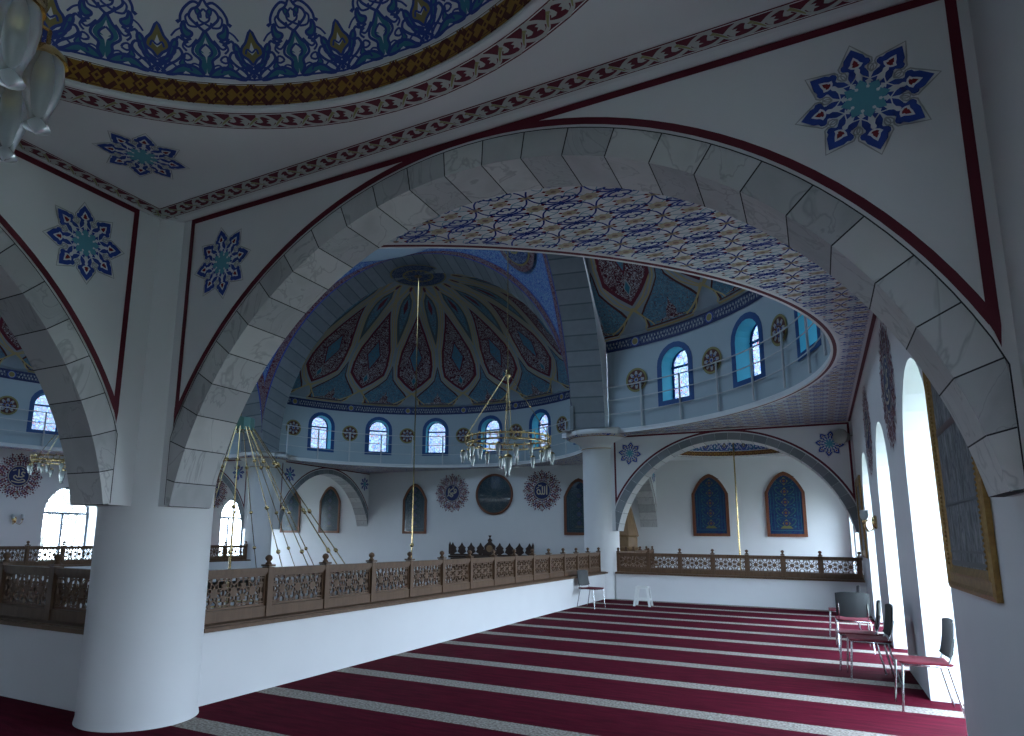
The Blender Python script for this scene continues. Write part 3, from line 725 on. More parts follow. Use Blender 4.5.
# ---- the four half-domes: gallery soffit, ledge, drum and shell
def side_frame(side):
    if side == 'east': return (lambda a, b, z: (-6.5+a, YC+b, z)), 1.0, CX+6.5, XE+6.5, 7.17, CX+6.5-.6
    if side == 'west': return (lambda a, b, z: (MX(-6.5+a), YC+b, z)), 1.0, CX+6.5, XE+6.5, 7.17, CX+6.5-.6
    if side == 'north': return (lambda a, b, z: (-12.07+b, 17.85+a, z)), .90, MY(CY)-17.85, YN-17.85, 6.48, 0
    return (lambda a, b, z: (XC+b, MY(17.85+a), z)), .90, MY(CY)-17.85, YN-17.85, 6.48, 0
DR = 7.15
PROF = [(7.09, 7.27), (6.22, 8.02), (4.95, 9.3), (3.3, 10.42), (1.6, 10.84), (0, 10.95)]
def profile(t):
    # arc-length parameter over a smooth profile
    return PT(t)
_pp = smooth(PROF, False, 10); _L = [0]
for a, b in zip(_pp, _pp[1:]): _L.append(_L[-1]+math.dist(a, b))
def PT(t):
    s = t*_L[-1]
    for i in range(len(_pp)-1):
        if s <= _L[i+1]+1e-9:
            f = (s-_L[i])/(_L[i+1]-_L[i]); return tuple(p+(q-p)*f for p, q in zip(_pp[i], _pp[i+1]))
    return _pp[-1]
def half_dome(side, detail=True):
    F, ky, acol, awall, bhalf, _ = side_frame(side)
    RX, RY = (6.87, 6.82) if side in ('east', 'west') else (6.75, 6.15)
    # soffit
    mb = MB(); n = 120; z = ZS; rows_i = []; rows_o = []
    for k in range(n+1):
        th = -PI/2*1.0+PI*k/n
        c, s = math.cos(th), math.sin(th)
        a, b = RX*c, RY*s
        cc = max(c, 1e-6); ss = abs(s)+1e-9
        t = min((awall-0)/cc, bhalf/ss)
        t = max(t, math.hypot(a, b)+.001)
        rows_i.append((a, b)); rows_o.append((t*c, t*s))
    base = PAINT if side == 'east' else PATT
    mb.grid([[F(a, b, z) for a, b in rows_i], [F(a, b, z) for a, b in rows_o]], base, False)
    # outer corners of the bay
    for s_ in (-1, 1):
        mb.face([F(awall, s_*bhalf, z+.0005), F(awall, s_*(bhalf-.4), z+.0005), F(awall-.4, s_*bhalf, z+.0005)], base)
    # ledge edge, top
    mb.grid([[F(a, b, z) for a, b in rows_i], [F(a*1.004, b*1.004, z+.05) for a, b in rows_i], [F(a*1.004, b*1.004, z+.12) for a, b in rows_i], [F(a*1.01, b*1.01, z+.14) for a, b in rows_i], [F(a*1.2, b*1.2, z+.14) for a, b in rows_i]], PAINT2, False)
    o = struct(mb.build('ceiling_'+side+'_gallery'))
    if side in ('east', 'north', 'west'):
        mb = MB()
        def ringat(d): return [F(a*(1+d/RX), b*(1+d/RX), z-.004) for a, b in rows_i]
        mb.grid([ringat(0), ringat(.035)], PAINT2, False); mb.grid([ringat(.035), ringat(.085)], BURG, False); mb.grid([ringat(.085), ringat(.12)], PAINT2, False)
        mb.build('ledge_border', o)
    if side == 'east':
        mb = MB(); cw, chh = .50, .42
        x0, x1, y0, y1 = -5.3, XE-.10, 4.31, 18.46
        keep = lambda u, v: x0 < u < x1 and y0 < v < y1 and ((u+6.5)/(RX+.12))**2+((v-YC)/(RY+.12))**2 > 1 and not ((u+1.9)**2/.9+(v-4.31)**2/.25 < 1 or (u+1.9)**2/.9+(v-18.46)**2/.16 < 1)
        fm = lambda u, v, l: (u, v, z-.002-l*LAY)
        for i in range(int((x1-x0)/cw)+2):
            for j in range(int((y1-y0)/chh)+2):
                cx, cy = x0+i*cw, y0+j*chh
                if any(keep(cx+p, cy+q) for p in (-.2, .2) for q in (-.2, .2)):
                    SOFF.emit(mb, fm, lambda u, v, cx=cx, cy=cy: (cx+u*cw/.5, cy+v*chh/.5), keep)
        mb.build('scroll_and_flower_pattern', o)
        mb = MB()  # red line along the wall, burgundy cartouches beside the arches
        mb.face([(XE-.07, 4.31, z-.006), (XE-.02, 4.31, z-.006), (XE-.02, 18.46, z-.006), (XE-.07, 18.46, z-.006)], BURG)
        mb.build('red_line', o)
        for yy, s_ in ((4.31, 1), (18.46, -1)):
            mb = MB(); P = Pat()
            q = [(0, .03), (.55, .03), (.82, .06), (.70, .14), (.45, .16), (.30, .27), (.14, .24), (0, .34)]
            P.both('poly', q, BURG2, 2)
            P.both('rib', smooth([(0, .24), (.12, .16), (.28, .16), (.40, .09), (.60, .09)], n=4), .025, LGREY, 3)
            P.both('rib', smooth([(.05, .08), (.14, .12), (.22, .08), (.34, .06)], n=4), .02, CREAM, 4)
            P.both('poly', [(0, .10), (.07, .15), (0, .20)], TEAL, 4)
            P.emit(mb, fm, lambda u, v, yy=yy, s_=s_: (-1.9+u*1.1, yy+s_*v*1.15)); mb.build('burgundy_cartouche', o)
    # drum
    ANG = [math.radians(a) for a in (-60, -40, -20, 0, 20, 40, 60)]
    oa, ob = (-.1, -.25) if side in ('east', 'west') else (0, 0)
    HW = .43; hw = HW/DR; zs, zp, zt = 5.24, 6.20, 7.40; wn = 8
    amin = 1.42 if side in ('east', 'west') else 1.07
    def D(th, r, z): return F(max(oa+r*math.cos(th), amin), ob+r*math.sin(th), z)
    mb = MB(); cur = -PI/2-.02
    def strip(t0, t1, za, zb, m=DRUMP):
        k = max(1, int((t1-t0)/.06)); mb.grid([[D(t0+(t1-t0)*i/k, DR, zz) for i in range(k+1)] for zz in (za, zb)], m)
    for A in ANG+[None]:
        e = A-hw if A is not None else PI/2+.02
        strip(cur, e, 4.60, zt)
        if A is None: break
        strip(A-hw, A+hw, 4.60, zs)
        P = [(A-hw*math.cos(PI*k/wn), zp+HW*math.sin(PI*k/wn)) for k in range(wn+1)]
        for p, q in zip(P, P[1:]): mb.face([D(p[0], DR, p[1]), D(q[0], DR, q[1]), D(q[0], DR, zt), D(p[0], DR, zt)], DRUMP)
        cur = A+hw
    mb.grid([[D(-PI/2-.02+(PI+.04)*i/60, r_, z_) for i in range(61)] for r_, z_ in ((DR, 7.24), (DR-.05, 7.26), (DR-.14, 7.30))], DRUMP, False)
    drum = struct(mb.build('wall_drum_'+side))
    mb = MB(); ri, ro = [], []
    for k in range(n+1):
        th = -PI/2+PI*k/n; c, q_ = math.cos(th), abs(math.sin(th))
        ri.append(F(7.12*math.cos(th), 7.12*math.sin(th), 4.74)); t = max(min((awall+.7)/max(c, 1e-6), (bhalf+.45)/(q_+1e-9)), 7.13); ro.append(F(t*math.cos(th), t*math.sin(th), 4.74))
    mb.grid([ri, ro], PAINT, False); struct(mb.build('ceiling_'+side+'_leak_blocker'))  # unseen slab added to stop sky light leaking in around the drum
    for A in ANG:
        w = empty('window_1'); struct(w)
        c = Vector(D(A, DR, 0)); U = (Vector(D(A+.01, DR, 0))-Vector(D(A-.01, DR, 0))).normalized(); R_ = (Vector(D(A, DR+1, 0))-c).normalized()
        def P3(u, z, d): return tuple(c+U*u+R_*(d-(u*u/(2*DR)+.004 if d < .05 else 0))+Vector((0, 0, z)))
        arch = lambda h, s0: [(-h, s0)]+[(-h*math.cos(PI*k/10), zp+h*math.sin(PI*k/10)) for k in range(11)]+[(h, s0)]
        fm = MB(); a_, b_ = arch(HW, zs), arch(HW+.15, zs-.14)
        N = len(a_)
        for i in range(N-1): fm.face([P3(*a_[i], -.012), P3(*a_[i+1], -.012), P3(*b_[i+1], -.012), P3(*b_[i], -.012)], BLUEW)
        fm.face([P3(*a_[0], -.012), P3(*a_[-1], -.012), P3(*b_[-1], -.012), P3(*b_[0], -.012)], BLUEW)
        for i in range(N-1): fm.face([P3(*b_[i], -.012), P3(*b_[i+1], -.012), P3(*b_[i+1], .06), P3(*b_[i], .06)], BLUEW)
        fm.build('surround', w)
        fm = MB(); dp = .42
        for i in range(N-1): fm.face([P3(*a_[i], -.012), P3(*a_[i+1], -.012), P3(*a_[i+1], dp), P3(*a_[i], dp)], TURQJ)
        fm.face([P3(*a_[0], -.012), P3(*a_[-1], -.012), P3(*a_[-1], dp), P3(*a_[0], dp)], TURQJ); fm.build('reveal', w)
        fm = MB(); fm.tube([P3(u*.93, z, dp-.03) for u, z in a_], .03, BLUEW, 5); fm.tube([P3(-HW, zp, dp-.03), P3(HW, zp, dp-.03)], .035, BLUEW, 5); fm.tube([P3(-HW, zs+.03, dp-.03), P3(HW, zs+.03, dp-.03)], .03, BLUEW, 5); fm.build('window_frame', w)
        fm = MB(); fm.face([P3(u, z, dp) for u, z in a_], STAIN); fm.build('stained_pane', w)
    for A in [math.radians(a) for a in (-70, -50, -30, -10, 10, 30, 50, 70)]:
        c = Vector(D(A, DR, 0)); U = (Vector(D(A+.01, DR, 0))-Vector(D(A-.01, DR, 0))).normalized(); R_ = (Vector(D(A, DR+1, 0))-c).normalized()
        fm = lambda u, v, l: tuple(c+U*u-R_*(.03+l*.002)+Vector((0, 0, v)))
        P = Pat(); disc = lambda r, n=24: [(r*math.cos(2*PI*k/n), r*math.sin(2*PI*k/n)) for k in range(n)]
        P.poly(disc(1), OLIVE2, 1); P.poly(disc(.82), BROWNP, 2)
        for k in range(8):
            q = PI*k/4; P.poly([(.26*math.cos(q), .26*math.sin(q)), (.50*math.cos(q+.3), .50*math.sin(q+.3)), (.74*math.cos(q+.12), .74*math.sin(q+.12)), (.74*math.cos(q-.12), .74*math.sin(q-.12)), (.50*math.cos(q-.3), .50*math.sin(q-.3))], LGREY, 3)
            P.poly([(.40*math.cos(q)+.09*math.cos(r), .40*math.sin(q)+.09*math.sin(r)) for r in (0, 1.57, 3.14, 4.71)], NAVYB, 4)
        P.poly(disc(.2, 10), LGREY, 4); P.poly(disc(.12, 8), NAVYB, 5); P.rib(disc(.92), .05, OLIVE, 3, True)
        m_ = MB(); P.emit(m_, fm, place(0, 5.97, .34)); m_.build('painted_rosette', drum)
    # ornamental frieze
    mb = MB(); n = 120; dr = DR-.02
    mb.grid([[D(-PI/2+PI*k/n, dr, z_) for k in range(n+1)] for z_ in (6.91, 7.25)], NAVYF2, True)
    mb.grid([[D(-PI/2+PI*k/n, dr-.004, z_) for k in range(n+1)] for z_ in (6.975, 7.185)], NAVYF, True)
    rr = random.Random(3)
    for k in range(432):
        a = -PI/2+PI*(k+.5)/432
        if abs((math.degrees(a)+10) % 20-20*round(((math.degrees(a)+10) % 20)/20)) < 1.6: continue
        s = .034; v = 7.08+(.05 if k % 2 else -.05)
        mb.face([D(a-.0034, dr-.008, v), D(a, dr-.008, v+s*1.45), D(a+.0034, dr-.008, v), D(a, dr-.008, v-s*1.3)], LGREY)
    for a in (-70, -50, -30, -10, 10, 30, 50, 70):
        a = math.radians(a)
        mb.face([D(a+.020*math.cos(q), dr-.010, 7.08+.14*math.sin(q)) for q in [2*PI*k/16 for k in range(16)]], NAVYB)
        mb.face([D(a+.015*math.cos(q), dr-.014, 7.08+.11*math.sin(q)) for q in [2*PI*k/16 for k in range(16)]], LGREY)
        mb.face([D(a+.012*math.cos(q), dr-.018, 7.08+.085*math.sin(q)) for q in [2*PI*k/16 for k in range(16)]], OLIVE2)
    mb.build('ornamental_frieze', drum)
    # shell
    amin = 1.42 if side in ('east', 'west') else 1.07
    def S(deg, t, l=0):
        r, z_ = PT(min(max(t, 0), 1)); r = max(r-l*.006, 0); z_ -= l*.004
        g = max(0, min(1, (z_-7.33)/3.6)); sh = 1.0*math.sqrt(g)*(1 if t < .99 else 1)
        th = math.radians(deg); A_ = oa+r*math.cos(th)+sh; return F(max(A_, amin-l*.003), ob+r*math.sin(th), z_)
    mb = MB(); mb.grid([[S(-104+208*k/60, j/30) for k in range(61)] for j in range(31)], DOMEBASE, True)
    shell = struct(mb.build('ceiling_half_dome_'+side))
    if detail:
        def poly_on(mb, pts, m, l, c, sub=6):
            """fan of thin quads so that the motif follows the curved shell; pts symmetric outline (dtheta, t) from bottom tip up the right side to the top"""
            rows = []
            for (d0, t0), (d1, t1) in zip(pts, pts[1:]):
                for k in range(sub):
                    f = k/sub; rows.append((d0+(d1-d0)*f, t0+(t1-t0)*f))
            rows.append(pts[-1])
            if abs(rows[0][1]-rows[-1][1]) < 1e-9: return
            mb.grid([[S(c-d, t, l), S(c-d*.33, t, l), S(c+d*.33, t, l), S(c+d, t, l)] for d, t in rows], m, False)
        def line_on(mb, pts, w, m, l, c):
            Q = []
            for (d0, t0), (d1, t1) in zip(pts, pts[1:]):
                for k in range(5): Q.append((d0+(d1-d0)*k/5, t0+(t1-t0)*k/5))
            Q.append(pts[-1]); P3 = [Vector(S(c+d, t, l)) for d, t in Q]
            L_, R2 = [], []
            for i, p in enumerate(P3):
                d = (P3[min(i+1, len(P3)-1)]-P3[max(i-1, 0)]).normalized()
                e = Vector(S(c+Q[i][0]+1, Q[i][1], l))-Vector(S(c+Q[i][0]-1, Q[i][1], l)); f = Vector(S(c+Q[i][0], min(Q[i][1]+.01, 1), l))-Vector(S(c+Q[i][0], max(Q[i][1]-.01, 0), l))
                nr = e.cross(f).normalized() if e.length > 1e-6 and f.length > 1e-6 else Vector((0, 0, 1)); s_ = d.cross(nr).normalized()*w/2
                L_.append(tuple(p+s_)); R2.append(tuple(p-s_))
            mb.grid([L_, R2], m, False)
        m1 = MB(); m2 = MB(); m3 = MB(); m4 = MB()
        AL = [(0, .112), (3.6, .155), (7.2, .205), (7.9, .27), (7.4, .36), (4.8, .47), (0, .62)]
        for c in (-70, -50, -30, -10, 10, 30, 50, 70):
            poly_on(m1, AL, BURG2, 3, c); poly_on(m1, [(0, .130), (3.2, .168), (6.2, .212), (6.9, .27), (6.4, .355), (4.0, .46), (0, .585)], BURGF, 4, c)
            poly_on(m1, [(0, .225), (3.3, .325), (0, .425)], BURG2, 5, c); poly_on(m1, [(0, .240), (2.8, .325), (0, .410)], TEALF2, 6, c)
            poly_on(m1, [(0, .15), (1.1, .18), (0, .215)], LGREY, 5, c); poly_on(m1, [(0, .157), (.8, .18), (0, .205)], TEAL, 6, c)
            for s_ in (1, -1):
                # straps around the almond
                for off, w, m, l in ((.9, .30, STRAP, 1), (.35, .042, GOLDL, 3), (1.9, .042, GOLDL, 3)):
                    q = [(s_*(.0+off*.4), .095-.0*off), (s_*(3.1+off), .135), (s_*(6.5+off*.75), .195), (s_*(7.5+off*.75), .27), (s_*(7.3+off*.75), .37), (s_*(5.0+off*.9), .49), (s_*(.2+off), .655), (s_*(-3.5+off), .755), (s_*(-9+off), .85)]
                    line_on(m3, q, w, m, l, c)
                line_on(m3, [(0, .104), (s_*2.6, .060), (s_*3.7, .004)], .042, GOLDL, 4, c)
                line_on(m3, [(0, .095), (s_*5.6, .018)], .042, GOLDL, 4, c)
        for c in (-80, -60, -40, -20, 0, 20, 40, 60, 80):
            poly_on(m2, [(6.4, .002), (8.9, .070), (7.8, .10), (4.4, .155), (2.0, .20), (1.0, .27), (0, .30)], STRAP, 1, c)
            poly_on(m2, [(6.0, .010), (8.3, .070), (6.9, .10), (3.7, .148), (1.5, .185), (.6, .24), (0, .27)], BROWNP, 2, c)
            poly_on(m2, [(5.6, .018), (7.7, .070), (6.3, .097), (3.3, .145), (1.2, .18), (.4, .23), (0, .26)], TEALF, 3, c)
            poly_on(m2, [(4.2, .022), (3.0, .030), (1.5, .036), (1.2, .065), (.4, .08), (0, .11)], BURGF, 4, c)
            line_on(m3, [(-6.3, .004), (6.3, .004)], .055, GOLDL, 4, c); line_on(m3, [(-4.4, .026), (4.4, .026)], .02, OLIVE, 4, c)
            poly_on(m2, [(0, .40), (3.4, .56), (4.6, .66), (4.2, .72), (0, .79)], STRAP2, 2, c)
            poly_on(m2, [(0, .46), (2.4, .57), (3.3, .66), (2.9, .70), (0, .76)], TEALF, 3, c); poly_on(m2, [(0, .60), (1.6, .65), (1.2, .69), (0, .73)], BURG2, 5, c)
            poly_on(m2, [(3.8, .845), (2, .82), (0, .775)][::-1], BURG2, 3, c)
            line_on(m3, [(0, .385), (3.9, .555), (5.2, .66), (4.8, .725), (0, .80)], .042, GOLDL, 4, c); line_on(m3, [(0, .385), (-3.9, .555), (-5.2, .66), (-4.8, .725), (0, .80)], .042, GOLDL, 4, c)
        m1.build('burgundy_almond_panels', shell); m2.build('turquoise_panels', shell); m3.build('gold_straps', shell)
        R9 = .98
        zc_ = 10.85
        cen = F(1.12, 0, zc_)
        m4.face([F(1.12+R9*math.cos(2*PI*k/40), R9*math.sin(2*PI*k/40), zc_) for k in range(40)], NAVYF)
        m4.grid([[F(1.12+r*math.cos(2*PI*k/40), r*math.sin(2*PI*k/40), zc_+d) for k in range(40)] for r, d in ((R9-.03, -.004), (R9+.03, -.004))], OLIVE2, False, True)
        m4.grid([[F(1.12+r*math.cos(2*PI*k/30), r*math.sin(2*PI*k/30), zc_-.012) for k in range(30)] for r in (.50, .56)], OLIVE2, False, True)
        for k in range(16):
            a = 2*PI*k/16; m4.face([F(1.12+.50*math.cos(a-.1), .50*math.sin(a-.1), zc_-.014), F(1.12+.50*math.cos(a+.1), .50*math.sin(a+.1), zc_-.014), F(1.12+.36*math.cos(a), .36*math.sin(a), zc_-.014)], OLIVE2)
        m4.face([F(1.12+.15*math.cos(2*PI*k/12), .15*math.sin(2*PI*k/12), zc_-.02) for k in range(12)], BRASS)
        m4.build('crown_medallion', shell)
    # railing
    if side != 'south':
        rb = empty('ledge_railing')
        tag(rb, {'east': 'thin white metal railing on the dome ledge over the right-hand gallery', 'north': 'thin white metal railing on the far dome ledge above the round medallions',
                 'west': 'thin white metal railing on the dome ledge at the far left'}[side], 'railing')
        ra = [(a*.998, b*.998) for a, b in rows_i]
        for h in (.42, .82, 1.20):
            m_ = MB(); m_.tube([F(a, b, z+.14+h) for a, b in ra[6:-6:3]], .013 if h < 1 else .017, STEEL, 5); m_.build('handrail' if h > 1 else 'rail', rb)
        for k in range(8, n-6, 7 if side == 'east' else 8):
            a, b = ra[k]; m_ = MB(); m_.tube([F(a, b, z+.14), F(a, b, z+1.36)], .027, STEEL, 6); m_.build('post', rb)
for s in ('east', 'north', 'west'): half_dome(s)
half_dome('south', False)

# ---- great arches of the hall (stone-painted soffits) and pendentives
def great_arch(fr, e0, e1, name, nst=46):
    """e = (depth, half span radius, centre height); fr(b, depth, z)"""
    mb = MB(); N = nst
    def pt(e, a): return fr(e[1]*math.cos(a), e[0], e[2]+e[1]*math.sin(a))
    for i in range(N):
        a, b = PI*i/N, PI*(i+1)/N; m = GSTONE[(i*7+i//2) % 3]; g = .003
        mid = [(a+g), (a+b)/2, (b-g)]
        for p, q in zip(mid, mid[1:]): mb.face([pt(e0, p), pt(e0, q), pt(e1, q), pt(e1, p)], m)
        mb.face([pt(e0, b-g), pt(e0, b+g), pt(e1, b+g), pt(e1, b-g)], STRAP2)
    # straight feet down to the ledge
    for s in (1, -1):
        k = 5; m0 = (s*e0[1], e0[0], e0[2]); m1 = (s*e1[1], e1[0], e1[2])
        for j in range(k):
            f0, f1 = j/k, (j+1)/k
            A = (m0[0], m0[1], m0[2]+(4.66-m0[2])*f0); B = (m0[0], m0[1], m0[2]+(4.66-m0[2])*f1)
            C = (m1[0], m1[1], m1[2]+(4.66-m1[2])*f1); D_ = (m1[0], m1[1], m1[2]+(4.66-m1[2])*f0)
            mb.face([fr(*A), fr(*B), fr(*C), fr(*D_)], GSTONE[j % 3])
    # rear face filling the wall between arch and half-dome
    n = 60; R2 = 9.0
    for i in range(n):
        a, b = PI*i/n, PI*(i+1)/n
        def ob_(q):
            k_ = min(7.0/(abs(math.cos(q))+1e-9), (12.2-e1[2])/(math.sin(q)+1e-9)); return fr(k_*math.cos(q), e1[0], e1[2]+k_*math.sin(q))
        mb.face([pt(e1, a), pt(e1, b), ob_(b), ob_(a)], PAINT)
    for s in (1, -1): mb.face([fr(s*e1[1], e1[0], e1[2]), fr(s*7.0, e1[0], e1[2]), fr(s*7.0, e1[0], 4.6), fr(s*e1[1], e1[0], 4.6)], PAINT)
    return struct(mb.build(name))
NA0, NA1 = (18.0, 6.09, 5.11), (18.9, 6.0, 4.85)
EA0, EA1 = (-6.10, 6.56, 4.75), (-5.10, 6.50, 4.70)
great_arch(lambda b, d, z: (XC+b, d, z), NA0, NA1, 'wall_great_arch_north')
great_arch(lambda b, d, z: (XC+b, MY(d), z), NA0, NA1, 'wall_great_arch_south')
great_arch(lambda b, d, z: (d, YC+b, z), EA0, EA1, 'wall_great_arch_east')
great_arch(lambda b, d, z: (MX(d), YC+b, z), EA0, EA1, 'wall_great_arch_west')
def pendentive(mx, my, nm):
    MIR[:] = [mx, my]
    def P(s, a, off=0):
        n_ = (XC+NA0[1]*math.cos(a), NA0[0], NA0[2]+NA0[1]*math.sin(a)); e_ = (EA0[0], YC+EA0[1]*math.cos(a), EA0[2]+EA0[1]*math.sin(a))
        an, ae = math.atan2(n_[1]-YC, n_[0]-XC), math.atan2(e_[1]-YC, e_[0]-XC); rn, re = math.hypot(n_[0]-XC, n_[1]-YC), math.hypot(e_[0]-XC, e_[1]-YC)
        th = an+(ae-an)*s; r = rn+(re-rn)*s-off; return (XC+r*math.cos(th), YC+r*math.sin(th), n_[2]+(e_[2]-n_[2])*s)
    A = [math.radians(2+88*k/40) for k in range(41)]
    mb = MB(); mb.grid([[P(s/24, a) for s in range(25)] for a in A], BLUEF)
    o = struct(mb.build('wall_pendentive_'+nm))
    mb = MB()
    for side in (0, 1):
        for (w0, w1, m, off) in ((0, .05, NAVYB, .012), (.05, .30, BURGF2, .014), (.30, .34, NAVYB, .012)):
            rows = []
            for a in A:
                L = max(math.dist(P(0, a), P(1, a)), .02)
                f = lambda w: min(w/L, .5)
                s0, s1 = f(w0), f(w1)
                if side: s0, s1 = 1-s0, 1-s1
                rows.append([P(s0, a, off), P(s1, a, off)])
            mb.grid(rows, m, False)
    mb.build('burgundy_strip', o)
    # oval medallion high in the pendentive
    mb = MB(); a0, s0 = math.radians(58), .5
    c = Vector(P(s0, a0)); U = (Vector(P(s0+.02, a0))-Vector(P(s0-.02, a0))).normalized(); V = (Vector(P(s0, a0+.02))-Vector(P(s0, a0-.02))).normalized(); Nn = U.cross(V).normalized()
    if Nn.dot(Vector((XC, YC, c[2]))-c) < 0: Nn = -Nn
    fm = lambda u, v, l: tuple(c+U*u+V*v+Nn*(.10+l*.012))
    Q = Pat(); dd = lambda r: [(r*math.cos(2*PI*k/40), r*math.sin(2*PI*k/40)) for k in range(40)]
    Q.poly(dd(1.0), BURGF2, 1); Q.poly(dd(.80), OLIVE2, 2); Q.poly(dd(.74), NAVYF, 3)
    for pts in ([(-.3, .2), (0, .3), (.2, .05), (-.1, -.1), (.3, -.25)], [(-.4, -.2), (-.1, -.35), (.4, -.1)], [(.35, .35), (.35, -.05)]): Q.rib(smooth(pts), .06, OLIVE2, 4)
    Q.emit(mb, fm, place(0, 0, 1.0)); mb.build('pendentive_medallion', o)
    MIR[:] = [1, 1]
pendentive(1, 1, 'north_east'); pendentive(-1, 1, 'north_west'); pendentive(1, -1, 'south_east'); pendentive(-1, -1, 'south_west')
for mx in (1, -1):
    for my in (1, -1):
        MIR[:] = [mx, my]; mb = MB(); mb.box((-6.07, 18.02, 5.0), (.10, .10, .8), GSTONE[0]); mb.box((-5.60, 18.47, 5.2), (.92, .80, 1.1), GSTONE[1]); mb.face([(-6.4, 17.9, 4.69), (-4.9, 17.9, 4.69), (-4.9, 19.4, 4.69), (-6.4, 19.4, 4.69)], PAINT); struct(mb.build('wall_arch_pier'))
MIR[:] = [1, 1]
mb = MB(); mb.lathe([(8.0, 10.9), (6.25, 11.3), (6.15, 13.2), (5.6, 15.5), (3.6, 17.6), (0.01, 18.4)], DOMEBASE, (XC, YC, 0), 64); struct(mb.build('ceiling_main_dome'))

# ---- parapets
def parapet(nm, x0, x1, y0, y1, zb=-.35, ledge=None):
    mb = MB(); mb.box(((x0+x1)/2, (y0+y1)/2, (zb+ZL)/2), (x1-x0, y1-y0, ZL-zb), PAINT); return struct(mb.build(nm))
parapet('wall_parapet_east', -5.70, -5.31, 4.55, 18.45)
parapet('wall_parapet_south', MX(5.95)+.0 if 0 else -18.4, -5.95, 4.0, 4.38)
parapet('wall_parapet_north_east', -5.05, XE+.02, 18.47, 18.86)
parapet('wall_parapet_west', MX(-5.31), MX(-5.70), 4.6, 18.4)
parapet('wall_parapet_minbar', -5.70, -5.31, 19.2, YN)
for nm, pts in (('wall_gallery_front_east', [(-5.70, 4.0, ZB), (-5.70, YN, ZB), (-5.70, YN, 0), (-5.70, 4.0, 0)]), ('wall_gallery_front_south', [(-18.8, 4.38, ZB), (-5.7, 4.38, ZB), (-5.7, 4.38, 0), (-18.8, 4.38, 0)]),
                ('wall_gallery_front_west', [(MX(-5.7), 4.3, ZB), (MX(-5.7), YN, ZB), (MX(-5.7), YN, .0), (MX(-5.7), 4.3, .0)])): plain_wall(nm, pts)

# ---- carved balustrades
def bal_panel(w, h, th=.022):
    """openwork panel, w wide, h high, origin bottom centre, in the u-z plane"""
    mb = MB()
    fr = lambda u, v, t: (u, t-th/2, v)
    def bar(p, q, wd=.013):
        dx, dy = q[0]-p[0], q[1]-p[1]; L = math.hypot(dx, dy); nx, ny = -dy/L*wd/2, dx/L*wd/2
        mb.prism([(p[0]+nx, p[1]+ny), (q[0]+nx, q[1]+ny), (q[0]-nx, q[1]-ny), (p[0]-nx, p[1]-ny)], WOOD, fr, th)
    cs = [(-w*.29, h/2), (0, h/2), (w*.29, h/2)]
    R, r = h*.20, h*.13
    for cx, cy in cs:
        mb.prism([((R if k % 2 == 0 else r)*math.cos(PI*k/8)+cx, (R if k % 2 == 0 else r)*math.sin(PI*k/8)+cy) for k in range(16)], WOOD, fr, th)
        R3 = h*.40
        ringp = [(cx+R3*math.cos(PI*k/8+PI/16), cy+R3*math.sin(PI*k/8+PI/16)) for k in range(16)]
        for k in range(8):
            a = PI*k/4; tip = (cx+R*math.cos(a), cy+R*math.sin(a))
            for s in (-1, 1):
                b = a+s*PI/8*1.0; q = (cx+h*.34*math.cos(b), cy+h*.34*math.sin(b)); bar(tip, q)
                e = (cx+h*.46*math.cos(a+s*PI/14), cy+h*.46*math.sin(a+s*PI/14)); bar(q, e)
            bar((cx+h*.34*math.cos(a+PI/8), cy+h*.34*math.sin(a+PI/8)), (cx+h*.47*math.cos(a+PI/8), cy+h*.47*math.sin(a+PI/8)))
    for u in (-.43, -.145, .145, .43):
        for s in (-1, 1):
            bar((u*w-.03, h/2+s*h*.24), (u*w+.03, h/2+s*h*.24)); bar((u*w, h/2+s*h*.24), (u*w, h/2+s*h*.5)); bar((u*w, h/2-.03), (u*w, h/2+.03)); bar((u*w-.03, h/2+s*h*.24), (u*w, h/2+s*.02)); bar((u*w+.03, h/2+s*h*.24), (u*w, h/2+s*.02))
            bar((u*w-.05, h/2+s*h*.38), (u*w+.05, h/2+s*h*.38))
    for (c, d) in (((0, 0, .012), (w, .03, .024)), ((0, 0, h-.012), (w, .03, .024)), ((-w/2+.01, 0, h/2), (.02, .03, h)), ((w/2-.01, 0, h/2), (.02, .03, h))): mb.box(c, d, WOOD)
    return mb
_pan = {}
